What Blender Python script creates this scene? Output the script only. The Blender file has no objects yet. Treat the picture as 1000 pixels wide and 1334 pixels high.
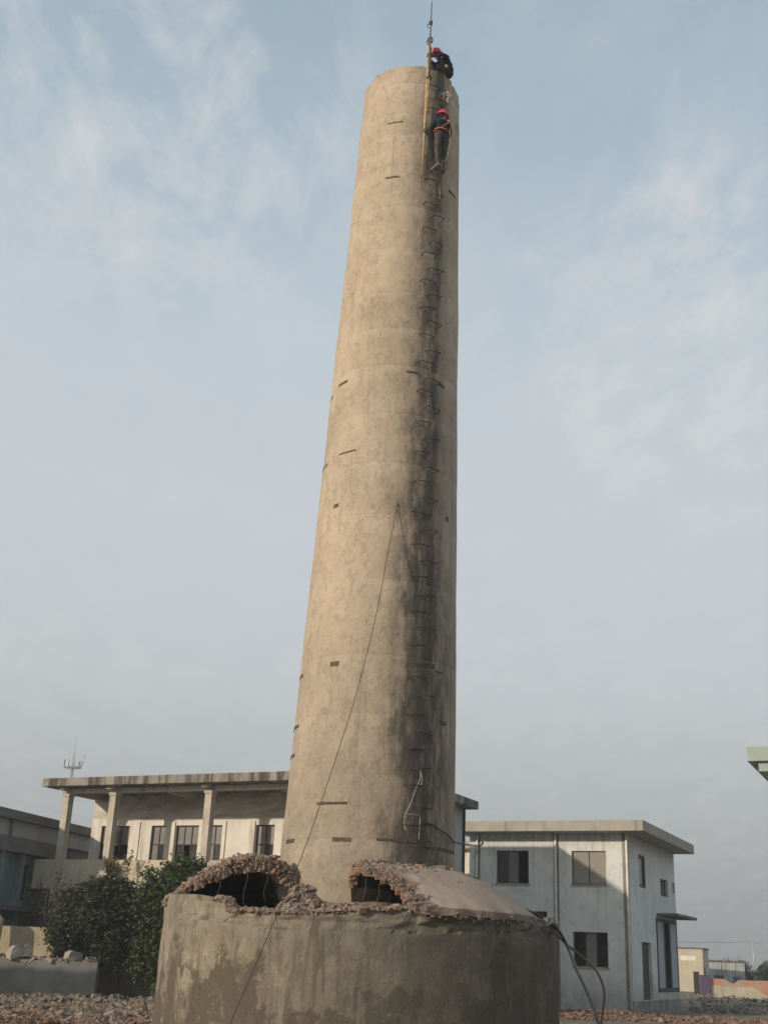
import bpy, bmesh, math, random
from math import radians as R, sin, cos, pi, sqrt, atan2
from mathutils import Vector, Matrix, noise as mnoise

random.seed(7)
S = bpy.context.scene
C = S.collection

# ------------------------------------------------------------------ camera
cam_d = bpy.data.cameras.new("camera")
cam = bpy.data.objects.new("camera", cam_d)
C.objects.link(cam)
S.camera = cam
cam_d.sensor_fit = 'VERTICAL'
cam_d.sensor_height = 24.0
cam_d.lens = 24.0 * 1500.0 / 1334.0
cam_d.clip_start = 0.1
cam_d.clip_end = 5000
PITCH = math.atan(577 / 1500)
cam.matrix_world = (Matrix.Translation((0, 0, 1.8)) @ Matrix.Rotation(pi / 2 + PITCH, 4, 'X')
                    @ Matrix.Rotation(R(2.5), 4, 'Z'))

# ------------------------------------------------------------------ sky and sun
SUN_EL, SUN_AZ = R(17), R(54)          # light travels towards +Y turned 54 degrees to +X
w = bpy.data.worlds.new("World")
S.world = w
w.use_nodes = True
wn, wl = w.node_tree.nodes, w.node_tree.links
wn.clear()
wout = wn.new('ShaderNodeOutputWorld')
bg = wn.new('ShaderNodeBackground')
bg.inputs['Strength'].default_value = 0.1
wl.new(bg.outputs[0], wout.inputs[0])
sky = wn.new('ShaderNodeTexSky')
sky.sky_type = 'NISHITA'
sky.sun_disc = False
sky.sun_elevation = SUN_EL
sky.sun_rotation = SUN_AZ + pi
sky.air_density = 1.4
sky.dust_density = 5.0
sky.ozone_density = 1.0
wtc = wn.new('ShaderNodeTexCoord')
wsep = wn.new('ShaderNodeSeparateXYZ')
wl.new(wtc.outputs['Generated'], wsep.inputs[0])
ramp = wn.new('ShaderNodeValToRGB')     # smoggy air: paler towards the middle, dull at the horizon
wl.new(wsep.outputs['Z'], ramp.inputs[0])
cr = ramp.color_ramp
def lin(r, g, b):
    f = lambda c: c / 12.92 if c <= .04045 else ((c + .055) / 1.055) ** 2.4
    return (f(r / 255), f(g / 255), f(b / 255))
stops = [(0.0, (163, 167, 168)), (0.10, (184, 189, 193)), (0.22, (208, 213, 217)), (0.36, (213, 219, 224)),
         (0.50, (203, 215, 223)), (0.62, (182, 200, 213)), (0.74, (163, 185, 200)), (1.0, (153, 177, 197))]
while len(cr.elements) < len(stops):
    cr.elements.new(0.5)
for e_, (p_, c_) in zip(cr.elements, stops):
    e_.position = p_
    e_.color = lin(*c_) + (1,)
def wmath(op, a, b=None, clamp=False):
    n = wn.new('ShaderNodeMath'); n.operation = op; n.use_clamp = clamp
    for i, v in enumerate((a, b)):
        if v is None: continue
        if isinstance(v, (int, float)): n.inputs[i].default_value = v
        else: wl.new(v, n.inputs[i])
    return n.outputs[0]
def wmix(fac, a, b, mode='MIX'):
    n = wn.new('ShaderNodeMix'); n.data_type = 'RGBA'; n.blend_type = mode
    for s, v in ((n.inputs[0], fac), (n.inputs[6], a), (n.inputs[7], b)):
        if isinstance(v, (int, float)): s.default_value = v
        elif isinstance(v, tuple): s.default_value = v
        else: wl.new(v, s)
    return n.outputs[2]
def wscale(col, k):
    n = wn.new('ShaderNodeVectorMath'); n.operation = 'SCALE'
    wl.new(col, n.inputs[0]); n.inputs[3].default_value = k
    return n.outputs[0]
hazecol = wscale(ramp.outputs[0], 10.0)
air = wmix(0.82, sky.outputs[0], hazecol)
# thin high cloud: noise on a plane far overhead
zc = wmath('ADD', wsep.outputs['Z'], 0.12)
comb = wn.new('ShaderNodeCombineXYZ')
wl.new(wmath('DIVIDE', wsep.outputs['X'], zc), comb.inputs[0])
wl.new(wmath('DIVIDE', wsep.outputs['Y'], zc), comb.inputs[1])
cmap = wn.new('ShaderNodeMapping')
cmap.inputs['Rotation'].default_value = (0, 0, R(28))
cmap.inputs['Scale'].default_value = (1.9, 1.05, 1)
cmap.inputs['Location'].default_value = (3.7, 1.3, 0)
wl.new(comb.outputs[0], cmap.inputs[0])
cn = wn.new('ShaderNodeTexNoise')
cn.inputs['Scale'].default_value = 4.2
cn.inputs['Detail'].default_value = 8
cn.inputs['Roughness'].default_value = 0.64
cn.inputs['Distortion'].default_value = 0.25
wl.new(cmap.outputs[0], cn.inputs['Vector'])
cn2 = wn.new('ShaderNodeTexNoise')
cn2.inputs['Scale'].default_value = 0.9
cn2.inputs['Detail'].default_value = 2
wl.new(comb.outputs[0], cn2.inputs['Vector'])
def blob(d, size):
    n = wn.new('ShaderNodeVectorMath'); n.operation = 'DOT_PRODUCT'
    v = Vector(d).normalized(); n.inputs[1].default_value = v
    wl.new(wtc.outputs['Generated'], n.inputs[0])
    m = wn.new('ShaderNodeMapRange'); m.interpolation_type = 'SMOOTHSTEP'
    m.inputs[1].default_value = cos(R(size)); m.inputs[2].default_value = cos(R(size * .15))
    wl.new(n.outputs['Value'], m.inputs[0])
    return m.outputs[0]
bl = wmath('MAXIMUM', blob((-.19, .74, .63), 13), blob((.26, .83, .50), 12))
bl = wmath('MAXIMUM', bl, wmath('MULTIPLY', blob((.19, .62, .76), 5), .8))
bl = wmath('MAXIMUM', bl, wmath('MULTIPLY', cn2.outputs[0], 0.42))
cmr = wn.new('ShaderNodeMapRange')
cmr.inputs[1].default_value = 0.42; cmr.inputs[2].default_value = 0.72
wl.new(cn.outputs[0], cmr.inputs[0])
cl = wmath('MULTIPLY', cmr.outputs[0], bl, True)
cl = wmath('MULTIPLY', cl, 0.85, True)
skyc = wmix(cl, air, tuple(v * 10 for v in lin(222, 221, 219)) + (1,))
wl.new(skyc, bg.inputs['Color'])

sun_d = bpy.data.lights.new("sun", 'SUN')
sun_d.energy = 3.4
sun_d.angle = R(1.5)
sun_d.color = (1.0, 0.84, 0.66)
sun = bpy.data.objects.new("sun", sun_d)
C.objects.link(sun)
sun.location = (-40, -30, 40)
SUNV = Vector((sin(SUN_AZ) * cos(SUN_EL), cos(SUN_AZ) * cos(SUN_EL), -sin(SUN_EL)))
sun.rotation_euler = SUNV.to_track_quat('-Z', 'Y').to_euler()

S.view_settings.view_transform = 'Standard'
S.view_settings.look = 'None'
S.view_settings.exposure = 0.0
S.view_settings.gamma = 1.0
S.render.engine = 'CYCLES'
S.cycles.use_denoising = True
S.cycles.volume_bounces = 0
S.cycles.volume_step_rate = 4
S.cycles.max_bounces = 6

# ------------------------------------------------------------------ helpers
def obj(name, bm, mats, parent=None, smooth=False, loc=None, rotz=None):
    me = bpy.data.meshes.new(name)
    bm.to_mesh(me); bm.free()
    for m in (mats if isinstance(mats, (list, tuple)) else [mats]):
        me.materials.append(m)
    if smooth:
        for p in me.polygons: p.use_smooth = True
    o = bpy.data.objects.new(name, me)
    C.objects.link(o)
    if parent: o.parent = parent
    if loc is not None: o.location = loc
    if rotz is not None: o.rotation_euler = (0, 0, rotz)
    return o
def inst(name, src, parent=None, mat=None):
    o = bpy.data.objects.new(name, src.data)
    C.objects.link(o)
    if parent: o.parent = parent
    if mat is not None: o.matrix_local = mat
    return o
def tag(o, label=None, cat=None, group=None, kind=None):
    if label: o['label'] = label
    if cat: o['category'] = cat
    if group: o['group'] = group
    if kind: o['kind'] = kind
    return o
def thing(name, label, cat, loc=(0, 0, 0), rotz=0, group=None):
    o = bpy.data.objects.new(name, None)
    C.objects.link(o)
    o.location = loc; o.rotation_euler = (0, 0, rotz)
    o.empty_display_size = .3
    return tag(o, label, cat, group)
def box(bm, x0, x1, y0, y1, z0, z1, mi=0):
    v = [bm.verts.new(p) for p in ((x0, y0, z0), (x1, y0, z0), (x1, y1, z0), (x0, y1, z0),
                                   (x0, y0, z1), (x1, y0, z1), (x1, y1, z1), (x0, y1, z1))]
    for f in ((0, 3, 2, 1), (4, 5, 6, 7), (0, 1, 5, 4), (1, 2, 6, 5), (2, 3, 7, 6), (3, 0, 4, 7)):
        fc = bm.faces.new([v[i] for i in f]); fc.material_index = mi
    return v
def B(*a, bev=0):
    bm = bmesh.new(); box(bm, *a)
    if bev:
        bmesh.ops.bevel(bm, geom=bm.edges[:], offset=bev, segments=1, affect='EDGES')
    return bm
def tube(bm, pts, r, n=6, cap=True, mi=0):
    pts = [Vector(p) for p in pts]
    rr = r if isinstance(r, (list, tuple)) else [r] * len(pts)
    rings = []
    a = None
    for i, p in enumerate(pts):
        d = (pts[min(i + 1, len(pts) - 1)] - pts[max(i - 1, 0)]).normalized()
        if a is None:
            a = d.orthogonal().normalized()
        else:
            a = (a - d * a.dot(d))
            a = a.normalized() if a.length > 1e-6 else d.orthogonal().normalized()
        b = d.cross(a)
        rings.append([bm.verts.new(p + (a * cos(2 * pi * k / n) + b * sin(2 * pi * k / n)) * rr[i]) for k in range(n)])
    for i in range(len(rings) - 1):
        for k in range(n):
            f = bm.faces.new((rings[i][k], rings[i][(k + 1) % n], rings[i + 1][(k + 1) % n], rings[i + 1][k]))
            f.material_index = mi; f.smooth = True
    if cap:
        bm.faces.new(rings[0][::-1]).material_index = mi
        bm.faces.new(rings[-1]).material_index = mi
def T(pts, r, n=6):
    bm = bmesh.new(); tube(bm, pts, r, n); return bm
def spline(pts, n=8):
    """Catmull-Rom through the points"""
    P = [Vector(p) for p in pts]
    P = [P[0] * 2 - P[1]] + P + [P[-1] * 2 - P[-2]]
    out = []
    for i in range(1, len(P) - 2):
        for k in range(n):
            t = k / n
            a, b, c, d = P[i - 1], P[i], P[i + 1], P[i + 2]
            out.append(0.5 * ((2 * b) + (c - a) * t + (2 * a - 5 * b + 4 * c - d) * t * t + (-a + 3 * b - 3 * c + d) * t ** 3))
    out.append(P[-2])
    return out
def nz(x, y, z, s=1.0, o=0):
    return mnoise.noise(Vector((x * s + o, y * s + o * 1.7, z * s - o)))
def stone(bm, p, r, mi=0, flat=.75, rng=random):
    """one broken lump: a knocked-about block or wedge"""
    M = Matrix.Rotation(rng.uniform(0, 6.3), 3, 'Z') @ Matrix.Rotation(rng.gauss(0, .35), 3, 'X') @ Matrix.Rotation(rng.gauss(0, .35), 3, 'Y')
    sx, sy, sz = rng.uniform(.7, 1.6) * r, rng.uniform(.5, 1.05) * r, rng.uniform(.3, .85) * r * flat * 1.15
    tp = rng.uniform(.35, 1.0); P = Vector(p); vs = []
    for z in (-1, 1):
        k = 1 if z < 0 else tp
        for x, y in ((-1, -1), (1, -1), (1, 1), (-1, 1)):
            vs.append(bm.verts.new(P + M @ Vector((x * sx * k * rng.uniform(.6, 1.1), y * sy * k * rng.uniform(.6, 1.1), z * sz * rng.uniform(.6, 1.1)))))
    for f in ((0, 3, 2, 1), (4, 5, 6, 7), (0, 1, 5, 4), (1, 2, 6, 5), (2, 3, 7, 6), (3, 0, 4, 7)):
        bm.faces.new([vs[i] for i in f]).material_index = mi
def holes_wall(bm, x0, x1, z0, z1, holes, y0, y1, axis='x'):
    """wall in the plane y=y0 (front) to y1 (back) with rectangular openings; axis 'y' swaps x and y"""
    xs = sorted({x0, x1, *[h[0] for h in holes], *[h[1] for h in holes]})
    zs = sorted({z0, z1, *[h[2] for h in holes], *[h[3] for h in holes]})
    xs = [x for x in xs if x0 <= x <= x1]; zs = [z for z in zs if z0 <= z <= z1]
    def solid(i, k):
        if i < 0 or k < 0 or i >= len(xs) - 1 or k >= len(zs) - 1: return False
        cx, cz = (xs[i] + xs[i + 1]) / 2, (zs[k] + zs[k + 1]) / 2
        return not any(h[0] < cx < h[1] and h[2] < cz < h[3] for h in holes)
    V = {}
    def v(x, y, z):
        key = (round(x, 4), round(y, 4), round(z, 4))
        if key not in V:
            V[key] = bm.verts.new((x, y, z) if axis == 'x' else (y, x, z))
        return V[key]
    def q(*p):
        try: bm.faces.new([v(*a) for a in p])
        except ValueError: pass
    for i in range(len(xs) - 1):
        for k in range(len(zs) - 1):
            if not solid(i, k): continue
            a, b, c, d = xs[i], xs[i + 1], zs[k], zs[k + 1]
            q((a, y0, c), (b, y0, c), (b, y0, d), (a, y0, d))
            q((a, y1, c), (a, y1, d), (b, y1, d), (b, y1, c))
            if not solid(i - 1, k): q((a, y0, c), (a, y0, d), (a, y1, d), (a, y1, c))
            if not solid(i + 1, k): q((b, y0, c), (b, y1, c), (b, y1, d), (b, y0, d))
            if not solid(i, k - 1): q((a, y0, c), (a, y1, c), (b, y1, c), (b, y0, c))
            if not solid(i, k + 1): q((a, y0, d), (b, y0, d), (b, y1, d), (a, y1, d))
    bmesh.ops.recalc_face_normals(bm, faces=bm.faces[:])
def HW(*a, **k):
    bm = bmesh.new(); holes_wall(bm, *a, **k); return bm

# ------------------------------------------------------------------ materials
class NT:
    def __init__(self, name, rough=.9, spec=.25):
        self.m = bpy.data.materials.new(name); self.m.use_nodes = True
        self.t = self.m.node_tree; self.n = self.t.nodes; self.l = self.t.links
        self.b = self.n['Principled BSDF']
        self.b.inputs['Roughness'].default_value = rough
        self.b.inputs['Specular IOR Level'].default_value = spec
        self.tc = self.n.new('ShaderNodeTexCoord')
    def set(self, s, v):
        if isinstance(v, (int, float, tuple)): s.default_value = v
        else: self.l.new(v, s)
    def map(self, scale=(1, 1, 1), loc=(0, 0, 0), src=None):
        m = self.n.new('ShaderNodeMapping')
        m.inputs['Scale'].default_value = scale; m.inputs['Location'].default_value = loc
        self.l.new(src or self.tc.outputs['Object'], m.inputs[0]); return m.outputs[0]
    def noise(self, scale, detail=6, rough=.6, vec=None, dist=0):
        t = self.n.new('ShaderNodeTexNoise')
        t.inputs['Scale'].default_value = scale; t.inputs['Detail'].default_value = detail
        t.inputs['Roughness'].default_value = rough; t.inputs['Distortion'].default_value = dist
        self.l.new(vec or self.tc.outputs['Object'], t.inputs['Vector']); return t.outputs['Fac']
    def rng(self, v, a, b, c=0., d=1., smooth=True):
        m = self.n.new('ShaderNodeMapRange'); m.clamp = True
        if smooth: m.interpolation_type = 'SMOOTHSTEP'
        for i, x in enumerate((a, b, c, d)): m.inputs[i + 1].default_value = x
        self.set(m.inputs[0], v); return m.outputs[0]
    def math(self, op, a, b=0., clamp=False):
        m = self.n.new('ShaderNodeMath'); m.operation = op; m.use_clamp = clamp
        self.set(m.inputs[0], a); self.set(m.inputs[1], b); return m.outputs[0]
    def mix(self, f, a, b, mode='MIX'):
        m = self.n.new('ShaderNodeMix'); m.data_type = 'RGBA'; m.blend_type = mode
        self.set(m.inputs[0], f)
        self.set(m.inputs[6], a + (1,) if isinstance(a, tuple) and len(a) == 3 else a)
        self.set(m.inputs[7], b + (1,) if isinstance(b, tuple) and len(b) == 3 else b)
        return m.outputs[2]
    def sep(self):
        s = self.n.new('ShaderNodeSeparateXYZ'); self.l.new(self.tc.outputs['Object'], s.inputs[0]); return s.outputs
    def bump(self, h, strength=.4, dist=.02):
        b = self.n.new('ShaderNodeBump'); b.inputs['Strength'].default_value = strength
        b.inputs['Distance'].default_value = dist
        self.set(b.inputs['Height'], h); self.l.new(b.outputs[0], self.b.inputs['Normal'])
    def col(self, c): self.set(self.b.inputs['Base Color'], c + (1,) if isinstance(c, tuple) and len(c) == 3 else c)
    def island(self):
        g = self.n.new('ShaderNodeNewGeometry'); return g.outputs['Random Per Island']

def concrete(name, c1, c2, stain, scale=1., amt=.5, rough=.92, bump=.35, streak=(3, 3, .3), lo=.5, hi=.72):
    t = NT(name, rough)
    a = t.rng(t.noise(1.1 * scale, 8, .62), .35, .68)
    c = t.mix(a, c1, c2)
    s = t.rng(t.noise(1.0 * scale, 7, .65, t.map(streak), .6), lo, hi)
    c = t.mix(t.math('MULTIPLY', s, amt), c, stain)
    f = t.noise(30 * scale, 5, .7)
    c = t.mix(1.0, c, t.mix(f, (.78, .78, .78), (1.2, 1.2, 1.2)), 'MULTIPLY')
    t.col(c)
    t.bump(t.math('ADD', t.math('MULTIPLY', t.noise(7 * scale, 8, .65), 1.), t.math('MULTIPLY', f, .35)), bump, .03)
    return t.m
def plain(name, c, rough=.6, spec=.3, metal=0., var=.25, scale=12):
    t = NT(name, rough, spec)
    f = t.noise(scale, 5, .65)
    lo = tuple(x * (1 - var) for x in c); hi = tuple(min(1, x * (1 + var)) for x in c)
    t.col(t.mix(t.rng(f, .3, .7), lo, hi))
    t.b.inputs['Metallic'].default_value = metal
    return t.m
def islands(name, cols, rough=.92, bump=.3, scale=14):
    t = NT(name, rough)
    r = t.n.new('ShaderNodeValToRGB'); r.color_ramp.interpolation = 'LINEAR'
    while len(r.color_ramp.elements) < len(cols): r.color_ramp.elements.new(.5)
    for i, (e, c) in enumerate(zip(r.color_ramp.elements, cols)):
        e.position = i / (len(cols) - 1); e.color = c + (1,)
    t.l.new(t.island(), r.inputs[0])
    f = t.noise(scale, 6, .7)
    t.col(t.mix(1.0, r.outputs[0], t.mix(f, (.65, .65, .65), (1.3, 1.3, 1.3)), 'MULTIPLY'))
    if bump: t.bump(f, bump, .02)
    return t.m
def objrand(name, c1, c2, rough=.92):
    t = NT(name, rough)
    oi = t.n.new('ShaderNodeObjectInfo')
    c = t.mix(oi.outputs['Random'], c1, c2)
    f = t.noise(22, 5, .7)
    t.col(t.mix(1.0, c, t.mix(f, (.6, .6, .6), (1.35, 1.35, 1.35)), 'MULTIPLY'))
    t.bump(f, .4, .01)
    return t.m

def chimney_mat():
    t = NT('chimney_concrete', .93, .2)
    o = t.sep()
    base = t.mix(t.rng(t.noise(.55, 6, .6), .36, .66), (.398, .325, .238), (.490, .408, .308))
    # each pour of concrete came out a slightly different tone
    zf = t.math('FLOOR', t.math('DIVIDE', o[2], 2.63))
    wn_ = t.n.new('ShaderNodeTexWhiteNoise'); wn_.noise_dimensions = '1D'; t.l.new(zf, wn_.inputs['W'])
    base = t.mix(1.0, base, t.mix(wn_.outputs['Value'], (.96, .96, .96), (1.04, 1.04, 1.04)), 'MULTIPLY')
    # cement slurry patches, mostly in the upper half
    pt = t.rng(t.noise(2.4, 8, .66, t.map((1, 1, .8))), .50, .63)
    up = t.rng(o[2], 8, 19, .15, .55)
    base = t.mix(t.math('MULTIPLY', pt, up), base, (.47, .405, .312))
    fl = t.rng(t.noise(4.6, 9, .7, t.map((1, 1, .7), (11, 3, 6))), .555, .575)     # flaked skin, sharp edged
    base = t.mix(t.math('MULTIPLY', fl, .14), base, (.24, .20, .155))
    fl2 = t.rng(t.noise(7.5, 8, .7, t.map((1, 1, .9), (2, 13, 6))), .60, .62)
    base = t.mix(t.math('MULTIPLY', fl2, .28), base, (.52, .455, .36))
    pit = t.rng(t.noise(38, 3, .5), .69, .74)
    gr = t.rng(t.noise(3.2, 8, .7, t.map((1, 1, .55), (4, 2, 1))), .52, .70)
    base = t.mix(t.math('MULTIPLY', gr, .28), base, (.23, .195, .15))
    # run-off streaks
    st = t.rng(t.noise(1.6, 6, .6, t.map((3.2, 3.2, .16)), .4), .55, .75)
    base = t.mix(t.math('MULTIPLY', st, .38), base, (.19, .165, .13))
    # rusty, sooty damp strip below and beside the step irons
    ang = t.math('ARCTAN2', t.math('SUBTRACT', o[0], t.math('MULTIPLY', o[2], .015)), t.math('MULTIPLY', o[1], -1.))
    wob = t.math('MULTIPLY', t.math('SUBTRACT', t.noise(1.5, 8, .72, t.map((1, 1, .7))), .5), .95)
    an = t.math('ADD', ang, wob)
    an2 = t.math('ADD', ang, t.math('MULTIPLY', wob, .25))
    right = t.rng(an2, .60, .70, 1., 0.)
    m1 = t.math('MULTIPLY', t.rng(an, .14, .44), right)
    m2 = t.math('MULTIPLY', t.rng(an, -.22, .34), t.rng(an2, .62, .95, 1., 0.))
    tex = t.rng(t.noise(2.6, 8, .7, t.map((2.2, 2.2, .5), (7, 1, 3))), .33, .62, .35, 1.)
    lowk = t.rng(o[2], 7, 20, 1.0, .78)
    d = t.math('MULTIPLY', t.math('MULTIPLY', m1, tex), lowk)
    base = t.mix(t.math('MULTIPLY', t.math('MULTIPLY', m2, tex), t.rng(o[2], 5, 19, .92, .60)), base, (.150, .128, .102))
    base = t.mix(t.math('MULTIPLY', d, .86), base, (.070, .064, .055))
    m3 = t.math('MULTIPLY', t.math('MULTIPLY', t.rng(an, .04, .46), t.rng(an2, .80, 1.4, 1., .45)), t.rng(o[2], 4.5, 15, 1.0, 0.))
    base = t.mix(t.math('MULTIPLY', m3, tex), base, (.088, .080, .068))
    # grey, dirtier foot of the shaft
    ft = t.math('MULTIPLY', t.rng(o[2], 2.5, 10.5, .80, 0.), t.rng(t.noise(1.8, 7, .65), .3, .6, .5, 1.))
    ft = t.math('MULTIPLY', ft, t.math('SUBTRACT', 1., t.math('ADD', m2, m3, True)))
    base = t.mix(ft, base, (.255, .222, .180))
    f = t.noise(26, 6, .72)
    base = t.mix(t.math('MULTIPLY', pit, .5), base, (.12, .10, .08))
    base = t.mix(1.0, base, t.mix(t.noise(9, 7, .75), (.84, .84, .84), (1.19, 1.19, 1.19)), 'MULTIPLY')
    base = t.mix(1.0, base, t.mix(f, (.80, .80, .80), (1.18, 1.18, 1.18)), 'MULTIPLY')
    t.col(base)
    h = t.math('ADD', t.math('MULTIPLY', t.noise(3.5, 8, .65), 1.2), t.math('MULTIPLY', f, .3))
    h = t.math('SUBTRACT', t.math('SUBTRACT', h, t.math('MULTIPLY', fl, .35)), t.math('MULTIPLY', pit, .5))
    t.bump(h, .6, .04)
    return t.m
def tank_mat():
    t = NT('tank_concrete', .92, .2)
    o = t.sep()
    c = t.mix(t.rng(t.noise(.9, 8, .62), .36, .66), (.235, .205, .155), (.315, .278, .215))
    # damp blotches rising from the foot
    wet = t.math('ADD', t.noise(1.15, 10, .68, t.map((1, 1, .8), (2.3, 5.1, .4)), .3), t.rng(o[2], .6, 2.5, .10, -.13))
    c = t.mix(t.math('MULTIPLY', t.rng(wet, .50, .555), .80), c, (.088, .070, .050))
    st = t.rng(t.noise(1.7, 8, .7, t.map((3.0, 3.0, .42)), .7), .46, .66)
    c = t.mix(t.math('MULTIPLY', st, .80), c, (.105, .092, .072))
    lt = t.rng(t.noise(2.2, 8, .7, t.map((1.6, 1.6, .9), (5, 5, 5)), .5), .56, .68)
    c = t.mix(t.math('MULTIPLY', lt, .5), c, (.40, .345, .26))
    # right-hand side away from the sun: shade painted into the colour
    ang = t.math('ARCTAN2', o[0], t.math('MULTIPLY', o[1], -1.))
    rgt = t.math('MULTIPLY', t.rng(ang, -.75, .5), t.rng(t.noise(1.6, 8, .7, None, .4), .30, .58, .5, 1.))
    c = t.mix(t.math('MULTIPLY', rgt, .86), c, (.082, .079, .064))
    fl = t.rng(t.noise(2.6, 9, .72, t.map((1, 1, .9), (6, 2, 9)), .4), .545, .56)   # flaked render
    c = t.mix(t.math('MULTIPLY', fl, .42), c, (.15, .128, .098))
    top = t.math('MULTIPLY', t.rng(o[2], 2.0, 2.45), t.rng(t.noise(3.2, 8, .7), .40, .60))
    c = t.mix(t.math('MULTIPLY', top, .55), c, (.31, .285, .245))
    # hairline cracks
    cr_ = t.math('ABSOLUTE', t.math('SUBTRACT', t.noise(.9, 5, .55, t.map((1, 1, 1.2), (9, 3, 1)), .4), .5))
    ck = t.math('MULTIPLY', t.rng(cr_, .0, .0035, 1., 0.), t.rng(t.noise(.6, 3, .5, t.map((1, 1, 1), (3, 8, 2))), .50, .62))
    c = t.mix(t.math('MULTIPLY', ck, .55), c, (.05, .042, .034))
    f = t.noise(24, 6, .72)
    c = t.mix(1.0, c, t.mix(f, (.72, .72, .72), (1.25, 1.25, 1.25)), 'MULTIPLY')
    t.col(c)
    h = t.math('SUBTRACT', t.math('ADD', t.noise(4, 8, .66), t.math('MULTIPLY', f, .35)), t.math('ADD', t.math('MULTIPLY', ck, .5), t.math('MULTIPLY', fl, .12)))
    t.bump(h, .7, .05)
    return t.m

M = {}
M['chim'] = chimney_mat()
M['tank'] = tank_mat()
M['dark_inner'] = concrete('dark_masonry', (.04, .035, .03), (.07, .06, .05), (.02, .018, .016))  # near-black tone for the tank's inside faces
M['plaster'] = concrete('vault_plaster', (.34, .265, .205), (.40, .32, .25), (.25, .20, .155), 1.2, .4)
M['broken'] = concrete('broken_mortar', (.22, .172, .135), (.30, .238, .19), (.14, .105, .08), 3.5, .6, bump=.9)
M['brick'] = objrand('brick', (.29, .15, .095), (.26, .20, .16))
M['rub_tank'] = islands('mortar_rubble', [(.17, .135, .11), (.28, .228, .185), (.22, .175, .14), (.265, .165, .118), (.19, .155, .125), (.31, .262, .215)])
M['rub_grey'] = islands('grey_rubble', [(.12, .095, .072), (.24, .195, .15), (.16, .125, .095), (.31, .26, .205), (.19, .13, .095)])
M['rub_red'] = islands('brick_rubble', [(.17, .085, .058), (.25, .15, .105), (.15, .12, .095), (.22, .11, .072), (.29, .24, .195)])
M['rust'] = plain('rusted_iron', (.050, .038, .030), .8, .3, 0, .5)
M['timber'] = plain('old_timber', (.105, .080, .058), .9, .2, 0, .45)
M['bamboo'] = plain('bamboo', (.40, .31, .17), .55, .35, 0, .3, 5)
M['darkpole'] = plain('grey_pole', (.13, .13, .12), .6, .3)
M['rope'] = plain('pale_rope', (.33, .30, .26), .9, .1)
M['cable'] = plain('black_cable', (.016, .015, .015), .5, .4)
M['brownhose'] = plain('brown_hose', (.15, .095, .07), .6, .3)
M['white_wall'] = concrete('white_limewash', (.66, .635, .575), (.75, .725, .665), (.36, .31, .275), 1.0, .62, lo=.50, hi=.70)
def painted_wall():
    t = NT('painted_wall', .88, .25); o = t.sep()
    c = t.mix(t.rng(t.noise(.8, 7, .62), .36, .66), (.565, .595, .575), (.67, .69, .665))
    dr = t.rng(t.noise(1.3, 7, .65, t.map((4.5, 4.5, .22)), .5), .50, .70)
    c = t.mix(t.math('MULTIPLY', dr, t.rng(o[2], 2.5, 7.2, .25, .55)), c, (.30, .305, .28))
    bl_ = t.rng(t.noise(2.6, 9, .72, t.map((1, 1, .8), (3, 7, 1))), .53, .60)
    c = t.mix(t.math('MULTIPLY', bl_, .35), c, (.40, .41, .385))
    ft = t.math('ADD', t.rng(o[2], 0., 1.9, .75, 0.), t.math('MULTIPLY', t.math('SUBTRACT', t.noise(1.8, 8, .7), .5), t.rng(o[2], 0., 3., 1.6, 0.)), True)
    c = t.mix(t.math('MULTIPLY', ft, .75), c, (.19, .185, .16))
    tp = t.math('MULTIPLY', t.rng(o[2], 6.5, 7.15), t.rng(t.noise(2.2, 7, .7, t.map((3, 3, .5))), .42, .6))
    c = t.mix(t.math('MULTIPLY', tp, .5), c, (.24, .235, .21))
    f = t.noise(24, 6, .72)
    c = t.mix(1.0, c, t.mix(f, (.84, .84, .84), (1.14, 1.14, 1.14)), 'MULTIPLY')
    t.col(c); t.bump(t.math('ADD', t.noise(5, 8, .65), t.math('MULTIPLY', f, .4)), .35, .02)
    return t.m
M['grey_wall'] = painted_wall()
M['mould'] = concrete('roof_edge', (.30, .275, .235), (.20, .185, .155), (.07, .065, .056), 1.3, .95, streak=(2.2, 2.2, .25), lo=.42, hi=.60)
M['fascia'] = concrete('roof_slab', (.32, .30, .255), (.40, .375, .32), (.17, .16, .14), 1.0, .75)
M['soffit'] = concrete('soffit', (.36, .34, .305), (.44, .415, .375), (.15, .135, .12), 1., .5)
M['col'] = concrete('column_concrete', (.44, .40, .33), (.53, .485, .41), (.22, .195, .155), 1.6, .6)
M['parapet'] = concrete('parapet_render', (.44, .385, .29), (.53, .47, .365), (.24, .20, .145), 1.1, .55)
M['upper_wall'] = concrete('mildewed_limewash', (.56, .53, .475), (.70, .67, .61), (.33, .305, .265), 1.0, .7, streak=(.8, .8, 3.0), lo=.42, hi=.62)
M['teal'] = concrete('teal_wash', (.16, .215, .225), (.22, .285, .295), (.08, .10, .107), .9, .6)
M['bluegrey'] = concrete('blue_grey_wash', (.34, .36, .37), (.42, .44, .45), (.20, .21, .215), .9, .5)
M['wingdark'] = concrete('dark_lintel', (.14, .14, .14), (.19, .19, .185), (.08, .08, .08), 1., .5)
M['frame'] = plain('dark_window_frame', (.045, .04, .035), .6, .3)
M['pipe'] = plain('pvc_pipe', (.74, .71, .66), .5, .35, 0, .15, 3)
M['pipestain'] = concrete('damp_stain', (.17, .165, .15), (.30, .29, .265), (.07, .068, .06), 1.2, .6)
M['board'] = plain('blind_board', (.27, .25, .215), .8, .2, 0, .08, 3)
M['blue_panel'] = plain('pale_blue_panel', (.30, .36, .43), .5, .3, 0, .1, 2)
M['greensl'] = concrete('pale_green_fascia', (.33, .405, .375), (.40, .475, .445), (.23, .28, .26), 1., .35)
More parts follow.
